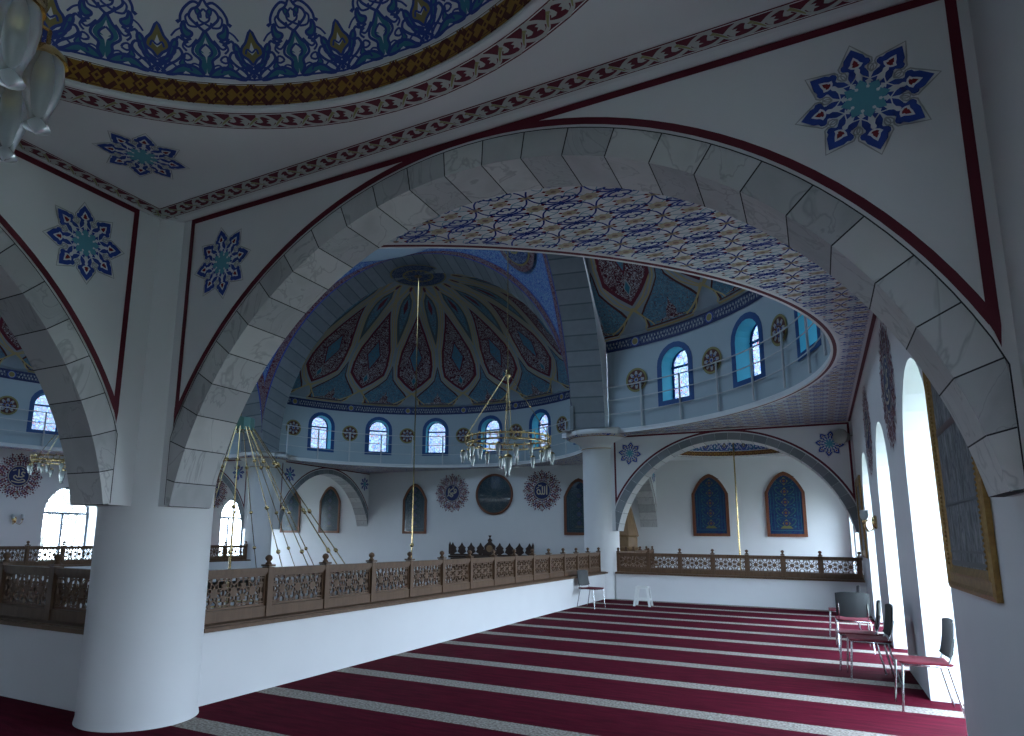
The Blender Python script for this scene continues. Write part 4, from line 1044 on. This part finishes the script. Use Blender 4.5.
def balustrade(p0, p1, posts, label, group='carved wooden balustrades on the gallery parapets', ledge_w=.46, dark=False):
    """p0->p1 line on plan, posts = distances along it"""
    d = Vector((p1[0]-p0[0], p1[1]-p0[1], 0)); L = d.length; d.normalize(); rz = math.atan2(d.y, d.x)
    root = empty('balustrade', (p0[0], p0[1], ZL), rz); tag(root, label, 'balustrade', group)
    def add(mb, nm): return mb.build(nm, root, tr=False)
    mb = MB(); mb.box((L/2, 0, .02), (L, ledge_w, .04), WOOD); mb.box((L/2, 0, .045), (L, ledge_w-.10, .012), WOOD); add(mb, 'ledge_board')
    mb = MB(); mb.box((L/2, 0, .105), (L, .07, .11), WOOD); mb.box((L/2, 0, .16), (L, .085, .012), WOOD); add(mb, 'bottom_rail')
    mb = MB(); mb.box((L/2, 0, .545), (L, .085, .05), WOOD); mb.box((L/2, 0, .515), (L, .06, .03), WOOD); add(mb, 'top_rail')
    pm = None
    for s in posts:
        if pm is None:
            mb = MB(); mb.box((0, 0, .31), (.085, .10, .54), WOOD); mb.box((0, 0, .595), (.10, .12, .02), WOOD); post = add(mb, 'post'); pm = post.data
            mb = MB(); mb.lathe([(.0001, .605), (.035, .605), (.035, .62), (.022, .63), (.02, .64), (.036, .655), (.042, .675), (.034, .695), (.012, .71), (.0001, .712)], WOOD, (0, 0, 0), 12); fin = mb.build('finial', post, tr=False)
            post.location = (s, 0, 0); P0, F0 = post, fin
        else:
            q = P0.copy(); COL.objects.link(q); q.location = (s, 0, 0); f = F0.copy(); COL.objects.link(f); f.parent = q
    for a, b in zip(posts, posts[1:]):
        w = round(b-a-.085, 3); key = w
        if key not in _pan:
            o = bal_panel(w, .335).build('openwork_panel', root, tr=False); _pan[key] = o.data
        else:
            o = bpy.data.objects.new('openwork_panel', _pan[key]); COL.objects.link(o); o.parent = root
        o.location = ((a+b)/2, 0, .168)
    return root
def even(a, b, n): return [a+(b-a)*k/n for k in range(n+1)]
balustrade((-5.46, 4.62), (-5.46, 18.35), even(.0+.045, 13.65, 14), 'long carved wooden balustrade with ball finials running from the foreground column to the far column')
balustrade((-5.05, 18.64), (XE-.02, 18.64), even(.045, 5.87, 7), 'carved wooden balustrade under the far arch behind the white stool')
balustrade((-18.25, 4.20), (-6.0, 4.20), even(.045, 12.20, 13), 'dark carved wooden balustrade at the left edge behind the foreground column')
balustrade((MX(-5.46), 4.62), (MX(-5.46), 18.30), even(.045, 13.6, 14), 'distant dark carved balustrade under the arched window at the far left')
balustrade((-5.46, 19.35), (-5.46, 25.1), even(.045, 5.70, 6), 'short carved balustrade seen end-on beside the wooden pulpit spire')

# ---- furniture
def chair_proto():
    r = empty('stacking_chair')
    # sits facing +X ; origin on the floor under the seat centre
    P = []
    for y in (-.215, .215):
        for nm, pts in (('leg', [(.20, y, .435), (.235, y*1.05, .0)]), ('leg', [(-.17, y, .435), (-.26, y*1.05, .0)])):
            mb = MB(); mb.tube(pts, .011, CHROME, 8); P.append(mb.build(nm, r, tr=False))
    mb = MB(); mb.tube([(.20, -.215, .437), (.20, .215, .437), (-.20, .215, .437), (-.20, -.215, .437)], .011, CHROME, 8, closed=True)
    for y in (-.19, .19): mb.tube([(-.17, y, .437), (-.225, y, .56), (-.25, y, .70)], .009, CHROME, 6)
    mb.build('seat_frame', r, tr=False)
    rows = []
    for i in range(9):
        x = -.215+.44*i/8; row = []
        for j in range(9):
            y = -.22+.44*j/8; e = max(abs(i-4), abs(j-4))/4; row.append((x, y, .478-.012*math.cos((j-4)/4*PI/2)-.022*max(0, e-.8)*5*.5))
        rows.append(row)
    mb = MB(); mb.grid(rows, SEAT)
    e = [rows[0][j] for j in range(9)]+[rows[i][8] for i in range(1, 9)]+[rows[8][j] for j in range(7, -1, -1)]+[rows[i][0] for i in range(7, 0, -1)]
    mb.grid([[(p[0], p[1], p[2]) for p in e], [(p[0]*.97, p[1]*.97, .447) for p in e]], SEAT, True, True); mb.face([(p[0]*.97, p[1]*.97, .447) for p in e], BACKP)
    mb.build('seat', r, tr=False)
    f = []; g = []
    for i in range(9):
        z = .50+.37*i/8; rw = []; rb = []
        for j in range(11):
            y = -.225+.45*j/10; k = (j-5)/5
            if i == 8: zz = z-.02*abs(k)**4
            elif i == 0: zz = z+.03*abs(k)**4
            else: zz = z
            x = -.215-.055*(i/8)-.012*math.sin(i/8*PI)+.035*k*k
            rw.append((x, y, zz)); rb.append((x-.011, y, zz))
        f.append(rw); g.append(rb)
    mb = MB(); mb.grid(f, BACKP); mb.grid(g, BACKP)
    for a, b in ((f[0], g[0]), (f[-1], g[-1]), ([q[0] for q in f], [q[0] for q in g]), ([q[-1] for q in f], [q[-1] for q in g])): mb.grid([a, b], BACKP)
    mb.build('backrest', r, tr=False)
    return r
proto = chair_proto()
CH = [(.82, 8.19, PI+.05, 'stacking chair with dark back and burgundy seat, nearest one, in the bright window recess'),
      (.44, 9.66, PI+.06, 'stacking chair with burgundy seat second from the viewer, its dark back near the wall pier'),
      (.36, 10.22, PI-.03, 'stacking chair half hidden behind the second chair, with pale light on its grey back'),
      (.36, 11.95, PI/2+.05, 'stacking chair turned with its wide dark back to the viewer'),
      (.28, 13.45, PI, 'stacking chair farthest along the window wall, its red seat showing beside the dark turned back'),
      (-4.92, 15.78, -.28, 'stacking chair standing alone against the white parapet under the long balustrade')]
for i, (x, y, rz, lb) in enumerate(CH):
    o = proto if i == 0 else copy_tree(proto)
    o.location = (x, y, 0); o.rotation_euler = (0, 0, rz); tag(o, lb, 'chair', 'stacking chairs with burgundy seats')
st = empty('plastic_stool', (-3.97, 16.97, 0), .05); tag(st, 'white plastic step stool standing alone on the striped carpet', 'stool')
mb = MB(); mb.box((0, 0, .455), (.30, .30, .03), PLAST); mb.box((0, 0, .43), (.27, .27, .03), PLAST); mb.build('seat', st, tr=False)
for sx in (-1, 1):
    for sy in (-1, 1):
        mb = MB(); mb.grid([[(sx*(.15+.06*(1-k/4)), sy*(.15+.06*(1-k/4)), .44*k/4), (sx*(.10+.06*(1-k/4)), sy*(.15+.06*(1-k/4)), .44*k/4), (sx*(.11+.05*(1-k/4)), sy*(.12+.05*(1-k/4)), .44*k/4), (sx*(.15+.06*(1-k/4)), sy*(.10+.06*(1-k/4)), .44*k/4)] for k in range(5)], PLAST, False, True); mb.build('leg', st, tr=False)
mb = MB()
for s in (-1, 1): mb.box((0, s*.175, .16), (.32, .02, .045), PLAST); mb.box((s*.175, 0, .16), (.02, .32, .045), PLAST)
mb.build('stretcher', st, tr=False)

# ---- framed pictures on the window wall
def big_picture(y0, y1, label):
    r = empty('framed_picture', (XE-.006, (y0+y1)/2, 2.165)); tag(r, label, 'picture', 'large gilt-framed pictures on the window wall')
    hw, hh, fw = (y1-y0)/2, .895, .17
    mb = MB()
    def fr(u, v, d): return (-d, u, v)
    prof = [(0, 0), (0, .030), (.03, .040), (.05, .026), (.10, .024), (.12, .034), (fw, .012), (fw, 0)]
    cor = [(-1, -1), (1, -1), (1, 1), (-1, 1)]
    for k in range(4):
        a, b = cor[k], cor[(k+1) % 4]
        mb.grid([[fr(a[0]*(hw-p), a[1]*(hh-p), q), fr(b[0]*(hw-p), b[1]*(hh-p), q)] for p, q in prof], GILT, False)
    n = 44
    for k in range(n):
        v = -hh+fw+(2*hh-2*fw)*(k+.5)/n
        for s in (-1, 1): mb.ball(fr(s*(hw-.125), v, .03), .012, GILT, 6)
    mb.build('gilt_frame', r, tr=False)
    mb = MB(); mb.face([fr(s*(hw-fw), t*(hh-fw), .014) for s, t in cor], PICT)
    mb.build('print', r, tr=False)
    mb = MB()
    for v, w in ((-.28, .02), (-.62, .015), (-.70, .03)): mb.box((-.0165, 0, v), (.003, 2*(hw-fw), w), mat('print_dark_line', (.03, .035, .05), .4))
    mb.box((-.017, 0, .28), (.003, 2*(hw-fw), .05), mat('print_brown_line', (.10, .05, .05), .4))
    mb.build('printed_lines', r, tr=False)
    r.rotation_euler = (0, -.006, 0)
big_picture(4.83, 6.42, 'large gilt-framed faded picture on the right wall nearest the viewer')
big_picture(16.75, 18.30, 'gilt-framed picture seen edge-on at the far end of the window wall')

# ---- pointed framed panels on the north wall
def pointed_panel(x, label, dark, w=1.24, z0=1.76, zs=3.26, zt=3.98):
    r = empty('pointed_panel', (x, YN-.02, 0)); tag(r, label, 'wall panel', 'pointed wood-framed panels on the far wall')
    def out(h, b, t, k=1):
        c = [(-h, b), (-h, zs)]
        c += [(-h*math.cos(q*.5*PI/6)**.9 if 0 else -h*(1-(q/6)**2.0*.30-(q/6)*.70) , zs+(t-zs)*(math.sin(q/6*PI/2)*.75+(q/6)*.25)) for q in range(1, 6)]
        c += [(0, t)]
        return c+[(-a, b_) for a, b_ in c[-2::-1]]
    h = w/2; O = out(h, z0, zt); I = out(h-.10, z0+.10, zt-.13)
    mb = MB(); N = len(O)
    for i in range(N):
        j = (i+1) % N
        mb.face([(O[i][0], -.05, O[i][1]), (O[j][0], -.05, O[j][1]), (I[j][0], -.05, I[j][1]), (I[i][0], -.05, I[i][1])], WOODR)
        mb.face([(O[i][0], -.05, O[i][1]), (O[j][0], -.05, O[j][1]), (O[j][0], 0, O[j][1]), (O[i][0], 0, O[i][1])], WOODR)
        mb.face([(I[i][0], -.05, I[i][1]), (I[j][0], -.05, I[j][1]), (I[j][0], -.02, I[j][1]), (I[i][0], -.02, I[i][1])], WOODR)
    mb.build('wooden_frame', r, tr=False)
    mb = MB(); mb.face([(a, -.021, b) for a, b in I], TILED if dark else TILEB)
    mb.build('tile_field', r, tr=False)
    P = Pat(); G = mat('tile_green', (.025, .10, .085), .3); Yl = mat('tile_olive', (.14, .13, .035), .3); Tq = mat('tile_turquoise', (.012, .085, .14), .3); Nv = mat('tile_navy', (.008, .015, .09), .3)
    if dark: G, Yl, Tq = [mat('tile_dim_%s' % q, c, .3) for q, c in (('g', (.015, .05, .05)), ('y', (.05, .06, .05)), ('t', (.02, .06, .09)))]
    for k in (-1, 1):
        P.rib([(k*(h-.16), z0+.22), (k*(h-.16), zs)], .02, Tq, 2); P.rib([(k*(h-.26), z0+.26), (k*(h-.26), zs+.05)], .012, Tq, 2)
    P.rib([(-h+.12, z0+.22), (h-.12, z0+.22)], .02, Tq, 2)
    for q in range(5):
        cz = z0+.45+q*.36; s = .13
        P.poly([(0, cz-s*1.15), (s*.5, cz-s*.5), (s, cz), (s*.5, cz+s*.5), (0, cz+s*1.15), (-s*.5, cz+s*.5), (-s, cz), (-s*.5, cz-s*.5)], Yl, 2)
        P.poly([(.09*math.cos(a), cz+.09*math.sin(a)) for a in [PI*k/4 for k in range(8)]], Nv, 3); P.poly([(.045*math.cos(a), cz+.045*math.sin(a)) for a in [PI*k/4 for k in range(8)]], WOODR if not dark else Tq, 4)
        for k in (-1, 1):
            P.rib([(k*u, cz+v) for u, v in smooth([(.12, -.1), (.24, -.02), (.30, .10), (.22, .16), (.18, .08)], n=3)], .022, G, 2)
            P.rib([(k*u, cz+v) for u, v in smooth([(.05, .17), (.18, .20), (.33, .14)], n=3)], .016, Tq, 2)
            P.poly([(k*.27+.035*math.cos(a), cz-.10+.035*math.sin(a)) for a in [PI*q_/3 for q_ in range(6)]], Tq, 2)
    P.poly([(-.20, z0+.28), (.20, z0+.28), (.12, z0+.36), (0, z0+.42), (-.12, z0+.36)], Yl, 2)
    mb = MB(); P.emit(mb, lambda u, v, l: (u, -.022-l*.0015, v)); mb.build('tile_ornament', r, tr=False)
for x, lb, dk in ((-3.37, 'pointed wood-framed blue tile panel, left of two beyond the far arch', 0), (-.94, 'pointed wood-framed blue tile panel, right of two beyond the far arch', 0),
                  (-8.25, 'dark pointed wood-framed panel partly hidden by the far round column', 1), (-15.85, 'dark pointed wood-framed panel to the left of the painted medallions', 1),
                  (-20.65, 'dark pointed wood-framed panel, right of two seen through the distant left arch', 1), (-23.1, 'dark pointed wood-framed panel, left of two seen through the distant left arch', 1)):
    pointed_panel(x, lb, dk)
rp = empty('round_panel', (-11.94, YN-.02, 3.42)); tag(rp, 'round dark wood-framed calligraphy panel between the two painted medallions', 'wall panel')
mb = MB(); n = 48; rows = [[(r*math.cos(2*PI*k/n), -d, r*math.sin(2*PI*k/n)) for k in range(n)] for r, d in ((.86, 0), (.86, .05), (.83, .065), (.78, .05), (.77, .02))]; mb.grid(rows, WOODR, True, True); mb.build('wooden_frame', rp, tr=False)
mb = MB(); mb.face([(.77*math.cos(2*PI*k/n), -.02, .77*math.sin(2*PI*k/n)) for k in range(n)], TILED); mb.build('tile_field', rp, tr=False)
mb = MB(); P = Pat(); c_ = mat('dim_ornament', (.055, .075, .075), .3)
for k in range(12):
    a = k*PI/6
    for q in (1, -1): P.rib([(r*math.cos(a+q*t), r*math.sin(a+q*t)) for r, t in ((.12, 0), (.25, .25), (.42, .10), (.55, -.12), (.68, .1))], .022, c_, 1)
P.rib([(.72*math.cos(2*PI*k/n), .72*math.sin(2*PI*k/n)) for k in range(n)], .015, c_, 1, True)
P.emit(mb, lambda u, v, l: (u, -.023-l*.002, v)); mb.build('tile_ornament', rp, tr=False)

# ---- mihrab crest and pulpit spire
mh = empty('prayer_niche_canopy', (-11.80, YN-.42, -.26)); tag(mh, 'dark carved wooden prayer-niche canopy with pointed crenellations behind the balustrade', 'canopy')
mb = MB(); mb.box((0, .1, (ZB+.95)/2), (3.5, .6, .95-ZB), WOODD); mb.build('body', mh, tr=False)
mb = MB(); mb.box((0, .05, 1.0), (3.62, .72, .10), WOODD); mb.box((0, .03, 1.10), (3.78, .78, .08), WOODD); mb.box((0, .05, 1.18), (3.66, .72, .06), WOODD); mb.build('cornice', mh, tr=False)
for k in range(9):
    if k == 4: continue
    x = -1.72+k*.43; mb = MB(); fr = lambda u, v, t, x=x: (x+u, -.30+t, 1.21+v)
    o_ = [(-.05, 0), (-.20, .10), (-.14, .20), (-.17, .26), (-.06, .36), (0, .47)]; o_ = o_+[(-a, b) for a, b in o_[-2::-1]]
    mb.prism(o_, WOODD, fr, .05); mb.build('crenellation', mh, tr=False)
for x in (-1.86, 1.86):
    mb = MB(); mb.box((x, -.27, 1.40), (.08, .08, .40), WOODD); mb.lathe([(.05, 0), (.0001, .12)], WOODD, (x, -.27, 1.6), 8); mb.build('corner_post', mh, tr=False)
mb = MB(); fr = lambda u, v, t: (u, -.33+t, 1.21+v)
o_ = [(-.30, 0), (-.33, .12), (-.22, .22), (-.24, .34), (-.13, .44), (-.06, .50), (-.09, .58), (0, .66)]; o_ = o_+[(-a, b) for a, b in o_[-2::-1]]
mb.prism(o_, WOODD, fr, .08)
mb.prism([(.14*math.cos(a), .24+.14*math.sin(a)) for a in [2*PI*k/16 for k in range(16)]], WOODL, lambda u, v, t: (u, -.345+t, 1.21+v), .02)
mb.lathe([(.02, 0), (.03, .05), (.05, .08), (.07, .12), (.0001, .13)], WOODD, (0, -.29, 1.85), 10)
mb.build('centre_finial', mh, tr=False)
mn = empty('pulpit', (-6.22, 24.4, 0)); tag(mn, 'wooden pulpit with tall pointed spire behind the far round column', 'pulpit')
mb = MB(); mb.box((0, 0, (ZB+1.25)/2), (.72, .72, 1.25-ZB), WOODL); mb.build('body', mn, tr=False)
mb = MB(); mb.lathe([(.44, 1.25), (.46, 1.30), (.42, 1.34), (.38, 1.36), (.38, 1.70), (.42, 1.73), (.44, 1.78)], WOODL, (0, 0, 0), 8, PI/8, PI/8+2*PI, False); mb.build('drum', mn, tr=False)
mb = MB(); mb.lathe([(.43, 1.78), (.02, 3.55)], WOODL, (0, 0, 0), 8, PI/8, PI/8+2*PI, False); mb.lathe([(.02, 3.5), (.06, 3.56), (.06, 3.62), (.0001, 3.72)], BRASS, (0, 0, 0), 8); mb.build('spire', mn, tr=False)

# ---- wall lamps and loudspeaker
def sconce(x, y, z, nx, label):
    r = empty('wall_lamp', (x, y, z), 0 if nx > 0 else PI); tag(r, label, 'wall lamp', 'brass wall lamps')
    mb = MB(); mb.lathe([(.0001, -.12), (.05, -.08), (.06, 0), (.05, .08), (.0001, .12)], BRASS, (.02, 0, 0), 10); mb.build('wall_plate', r, tr=False)
    for s in (-1, 1):
        mb = MB(); mb.tube([(.02, 0, -.04), (.08, s*.06, -.14), (.14, s*.12, -.16), (.18, s*.16, -.08), (.18, s*.16, 0)], .010, BRASS, 6); mb.lathe([(.02, 0), (.05, .02), (.02, .04)], BRASS, (.18, s*.16, 0), 8); mb.build('arm', r, tr=False)
        mb = MB(); mb.lathe([(.022, .04), (.05, .08), (.062, .13), (.05, .17), (.058, .20)], GLASSW, (.18, s*.16, 0), 12); mb.build('lamp_shade', r, tr=False)
sconce(MX(XE)+.0, 13.45, 2.05, 1, 'two-armed brass wall lamp below the painted medallion at the far left')
sconce(XE, 13.45, 1.95, -1, 'two-armed brass wall lamp silhouetted against the bright window recesses')
sp = empty('loudspeaker', (.70, 18.33, 4.13)); tag(sp, 'round grey loudspeaker in the upper corner beside the far arch', 'loudspeaker')
mb = MB(); n = 24; rows = [[(r*math.cos(2*PI*k/n)*1.0, -d, r*math.sin(2*PI*k/n)) for k in range(n)] for r, d in ((.12, -.10), (.13, 0), (.17, .10), (.185, .13), (.17, .145), (.0001, .15))]; mb.grid(rows, SPKG, True, True); mb.build('horn', sp, tr=False)
mb = MB(); mb.tube([(0, .0, 0), (.10, .05, .02), (.19, .06, .02)], .015, SPKG, 6); mb.build('bracket', sp, tr=False)
for q in kids(sp): q.rotation_euler = (0, 0, -.5)

# ---- chandeliers
def lamp_cup(mb_b, mb_g, c, s=1.0, bulb=None):
    """brass cup with a hanging milky glass bell below the ring"""
    x, y, z = c
    mb_b.tube([(x, y, z), (x, y, z-.05*s)], .006*s, BRASS, 5)
    mb_b.lathe([(.012*s, 0), (.035*s, -.012*s), (.052*s, -.03*s), (.055*s, -.045*s)], BRASS, (x, y, z-.05*s), 10)
    mb_g.lathe([(.045*s, 0), (.050*s, -.05*s), (.042*s, -.11*s), (.026*s, -.16*s), (.022*s, -.18*s), (.034*s, -.20*s), (.0001, -.215*s)], GLASSW, (x, y, z-.095*s), 12)
def chandelier(cx, cy, zt, zh, zr, R, nl, label, s=1.0, tiers=2, nrod=4, ztop=None, inner=True, ph=None, jit=.04, spots=None):
    r = empty('ring_chandelier', (cx, cy, 0)); tag(r, label, 'chandelier')
    mb = MB(); mb.tube([(0, 0, zt), (0, 0, zh)], .012, BRASS, 6); mb.tube([(0, 0, zh), (0, 0, zr-.1)], .010, BRASS, 6); mb.build('pole', r, tr=False)
    mb = MB(); mb.lathe([(.02, .10), (.05, .09), (.035, .05), (.06, .02), (.06, -.03), (.03, -.06), (.02, -.10)], BRASS, (0, 0, zh), 12); mb.build('hub', r, tr=False)
    mb = MB()
    for z, rr in ((zr+.09*s, R), (zr-.03*s, R*.985)):
        mb.lathe([(rr, -.012), (rr+.012, 0), (rr, .012), (rr-.004, 0), (rr, -.012)], BRASS, (0, 0, z), 48)
    mb.lathe([(R-.004, -.03*s), (R-.006, -.005*s)], BRASS, (0, 0, zr), 48); mb.lathe([(R-.004, .065*s), (R-.006, .09*s)], BRASS, (0, 0, zr), 48)
    for k in range(36):
        a = 2*PI*k/36; mb.tube([(R*math.cos(a), R*math.sin(a), zr-.02*s), (R*math.cos(a+.05), R*math.sin(a+.05), zr+.08*s)], .006*s+.001, BRASS, 4, False); mb.tube([(R*math.cos(a+.05), R*math.sin(a+.05), zr-.02*s), (R*math.cos(a), R*math.sin(a), zr+.08*s)], .006*s+.001, BRASS, 4, False)
    n = 24 if R < 2 else 48
    for k in range(n):
        a = 2*PI*k/n; mb.ball((R*math.cos(a), R*math.sin(a), zr+.115*s), .016*s, BRASS, 6)
    mb.build('ring', r, tr=False)
    for k in range(nrod):
        a = 2*PI*(k+(.25 if nrod > 6 and k % 2 else 0))/nrod+.5; mb = MB(); q0 = .04 if nrod < 6 else .27; A = Vector((q0*math.cos(a), q0*math.sin(a), zh)); B = Vector((R*math.cos(a), R*math.sin(a), zr+.09)); mb.tube([A, B], .008 if nrod < 6 else .0115, BRASS, 5)
        for f in ((.5,) if nrod < 6 else (.21, .455, .66)): mb.ball(tuple(A.lerp(B, f)), .022 if nrod < 6 else .048, BRASS, 8)
        mb.build('rod', r, tr=False)
    for k in range(nl):
        a = (2*PI*(k+.5)/nl if ph is None else ph+2*PI*k/nl); q = MB(); g = MB(); rr = R+(jit if k % 2 else -jit); lamp_cup(q, g, (rr*math.cos(a), rr*math.sin(a), zr-.03-(.07 if k % 2 else 0)*s), s)
        o = q.build('lamp', r, tr=False); g.build('lamp_glass', o, tr=False)
    for q_r, q_a, q_z in spots or ():
        q = MB(); g = MB(); a = math.radians(q_a); lamp_cup(q, g, (q_r*math.cos(a), q_r*math.sin(a), zr+q_z), s)
        q.tube([((R-.02)*math.cos(a), (R-.02)*math.sin(a), zr+.02), (q_r*math.cos(a), q_r*math.sin(a), zr+q_z)], .006, BRASS, 5)
        o = q.build('lamp', r, tr=False); g.build('lamp_glass', o, tr=False)
    if inner:
        q = MB(); g = MB(); lamp_cup(q, g, (0, 0, zr-.12), 1.7*s); o = q.build('lamp', r, tr=False); g.build('lamp_glass', o, tr=False)
        mb = MB()
        for k in range(4): a = 2*PI*k/4+.5; mb.tube([(0, 0, zr-.02), (R*math.cos(a), R*math.sin(a), zr)], .007, BRASS, 5)
        mb.build('spoke', r, tr=False)
    return r
chandelier(-5.14, 11.42, 10.7, 4.74, 3.40, .82, 16, 'brass ring chandelier hanging in front of the far dome drum, right of the centre')
chandelier(-18.9, 11.2, 10.7, 4.8, 3.62, .80, 16, 'small distant brass ring chandelier above the arched window at the far left')
chandelier(-2.19, .78, 6.04, 3.75, 3.16, .24, 0, 'brass chandelier with milky glass bells cut off by the top left corner', 1.15, inner=False, spots=((.36, 6, -.03), (.27, 54, .0), (.25, 104, -.02), (.34, 150, 0), (.3, -160, .03), (.36, -110, 0), (.3, -65, .04), (.38, -32, -.02)))
big = chandelier(-12.30, 11.45, 18.3, 4.25, -.35, 3.6, 36, 'huge chandelier whose brass rods fan out like a tent behind the balustrade', 1.3, nrod=20, inner=False)
mb = MB(); mb.lathe([(.10, -.16), (.34, -.14), (.34, .16), (.10, .20)], mat('green_glass_brass', (.22, .42, .36), .2, .6), (0, 0, 4.25), 12, smooth=False)
for k in range(12): mb.ball((.27*math.cos(k*PI/6), .27*math.sin(k*PI/6), 4.12), .04, BRASS, 6)
mb.build('crown', big, tr=False)
def hanging_rod(x, y, z1, z0, label, balls):
    r = empty('hanging_rod', (x, y, z0)); tag(r, label, 'chandelier rod'); mb = MB(); mb.tube([(0, 0, 0), (0, 0, z1-z0)], .022, BRASS, 8); mb.build('pole', r, tr=False)
    for b in balls: mb = MB(); mb.ball((0, 0, b-z0), .07, BRASS, 10); mb.build('ball', r, tr=False)
hanging_rod(-11.9, 18.75, 10.75, -1.0, 'long thin gold rod hanging from the crown of the far half-dome', (1.35,))
hanging_rod(-2.19, 22.18, 6.04, .6, 'thin gold rod hanging in front of the blue tile panels beyond the far arch', ())

# ---- outside
GR = mat('winter_grass', (.16, .18, .14), .9, noise=.3, nscale=.5)
mb = MB(); mb.face([(-160, -120, -4.4), (160, -120, -4.4), (160, 160, -4.4), (-160, 160, -4.4)], GR); struct(mb.build('ground'))
BARK = mat('grey_bark', (.15, .14, .13), .9)
def bare_tree(x, y, h, seed, label):
    rnd = random.Random(seed); mb = MB()
    def grow(p, d, L, r, n):
        q = p+d*L; mb.tube([p, p+d*L*.5+Vector((rnd.uniform(-.05, .05)*L, rnd.uniform(-.05, .05)*L, 0)), q], [r, r*.85, r*.68], BARK, 5, False)
        if n == 0: return
        for k in range(3):
            e = (d+Vector((rnd.uniform(-.75, .75), rnd.uniform(-.75, .75), rnd.uniform(-.1, .5)))).normalized(); grow(q, e, L*rnd.uniform(.62, .82), r*.62, n-1)
    grow(Vector((x, y, -4.4)), Vector((0, 0, 1)), h*.33, h*.012, 5)
    o = mb.build('bare_tree', tr=False); tag(o, label, 'tree', 'bare trees outside the left window')
bare_tree(-37, 20.5, 9.5, 3, 'bare winter tree outside, left in the arched window at the far left')
bare_tree(-41, 25.5, 10, 8, 'bare winter tree outside, right in the arched window at the far left')

# ================================================================== DAYLIGHT AND FILL
w = bpy.data.worlds.new('World'); sc.world = w; w.use_nodes = True
bg = w.node_tree.nodes['Background']; bg.inputs['Strength'].default_value = 13.0
wn = w.node_tree; tc = wn.nodes.new('ShaderNodeTexCoord'); sx_ = wn.nodes.new('ShaderNodeSeparateXYZ'); cr = wn.nodes.new('ShaderNodeValToRGB')
wn.links.new(tc.outputs['Generated'], sx_.inputs[0]); wn.links.new(sx_.outputs['Z'], cr.inputs['Fac']); wn.links.new(cr.outputs['Color'], bg.inputs['Color'])
cr.color_ramp.elements[0].position = 0; cr.color_ramp.elements[0].color = (.45, .52, .58, 1); cr.color_ramp.elements[1].position = .25; cr.color_ramp.elements[1].color = (.66, .82, 1.0, 1)
def area(name, loc, rot, sx, sy, power, col, portal=False):
    l = bpy.data.lights.new(name, 'AREA'); l.shape = 'RECTANGLE'; l.size = sx; l.size_y = sy; l.energy = power; l.color = col
    o = bpy.data.objects.new(name, l); COL.objects.link(o); o.location = loc; o.rotation_euler = rot
    if portal: l.cycles.is_portal = True
    return o
# portals sit in the real window openings and only guide the sky's light
for c in (7.62, 11.48, 15.34):
    area('window_portal', (XE+JD+.05, c, 1.7), (0, PI/2, 0), 3.4, 2.04, 1, (1, 1, 1), True)
    area('window_portal', (MX(XE)-JD-.05, c, 1.85), (0, -PI/2, 0), 3.1, 2.04, 1, (1, 1, 1), True)
for c in (20.7, 23.65):
    area('window_portal', (XE+JD+.05, c, 1.7), (0, PI/2, 0), 3.4, 1.9, 1, (1, 1, 1), True)
for c in (-.74, 2.26):
    area('window_portal', (XE+JD+.05, c, 1.55), (0, PI/2, 0), 3.1, 1.0, 1, (1, 1, 1), True)
area('window_portal', (-.90, -2.5-JD-.05, 1.6), (-PI/2, 0, 0), .9, 2.7, 1, (1, 1, 1), True)
# added soft blue fill lamp standing in for dome daylight, high above the view
area('main_dome_fill', (XC, YC, 12.6), (0, 0, 0), 7, 7, 400, (.50, .72, 1.0))

# ================================================================== CAMERA
cam = bpy.data.cameras.new('camera'); co = bpy.data.objects.new('camera', cam); COL.objects.link(co); sc.camera = co
yaw, pitch, roll, fpx, pcx, pcy = (math.radians(-27.8798), math.radians(10.2458), math.radians(.6711), 659.1967, 466.5034, 418.823)
d = Vector((math.sin(yaw)*math.cos(pitch), math.cos(yaw)*math.cos(pitch), math.sin(pitch))); R_ = Vector((math.cos(yaw), -math.sin(yaw), 0)); U_ = R_.cross(d)
R2 = R_*math.cos(roll)+U_*math.sin(roll); U2 = -R_*math.sin(roll)+U_*math.cos(roll)
M = Matrix((R2, U2, -d)).transposed().to_4x4(); M.translation = Vector((0, 0, 1.6)); co.matrix_world = M
cam.sensor_width = 36; cam.lens = fpx*36/1024; cam.shift_x = (512-pcx)/1024; cam.shift_y = (pcy-368)/1024; cam.clip_start = .05
sc.view_settings.view_transform = 'Standard'; sc.view_settings.look = 'None'; sc.view_settings.exposure = .8; sc.view_settings.gamma = 1.0
sc.cycles.max_bounces = 10; sc.cycles.diffuse_bounces = 5; sc.cycles.transparent_max_bounces = 16; sc.cycles.use_denoising = True
sc.cycles.sample_clamp_indirect = 6; sc.cycles.caustics_reflective = False; sc.cycles.caustics_refractive = False
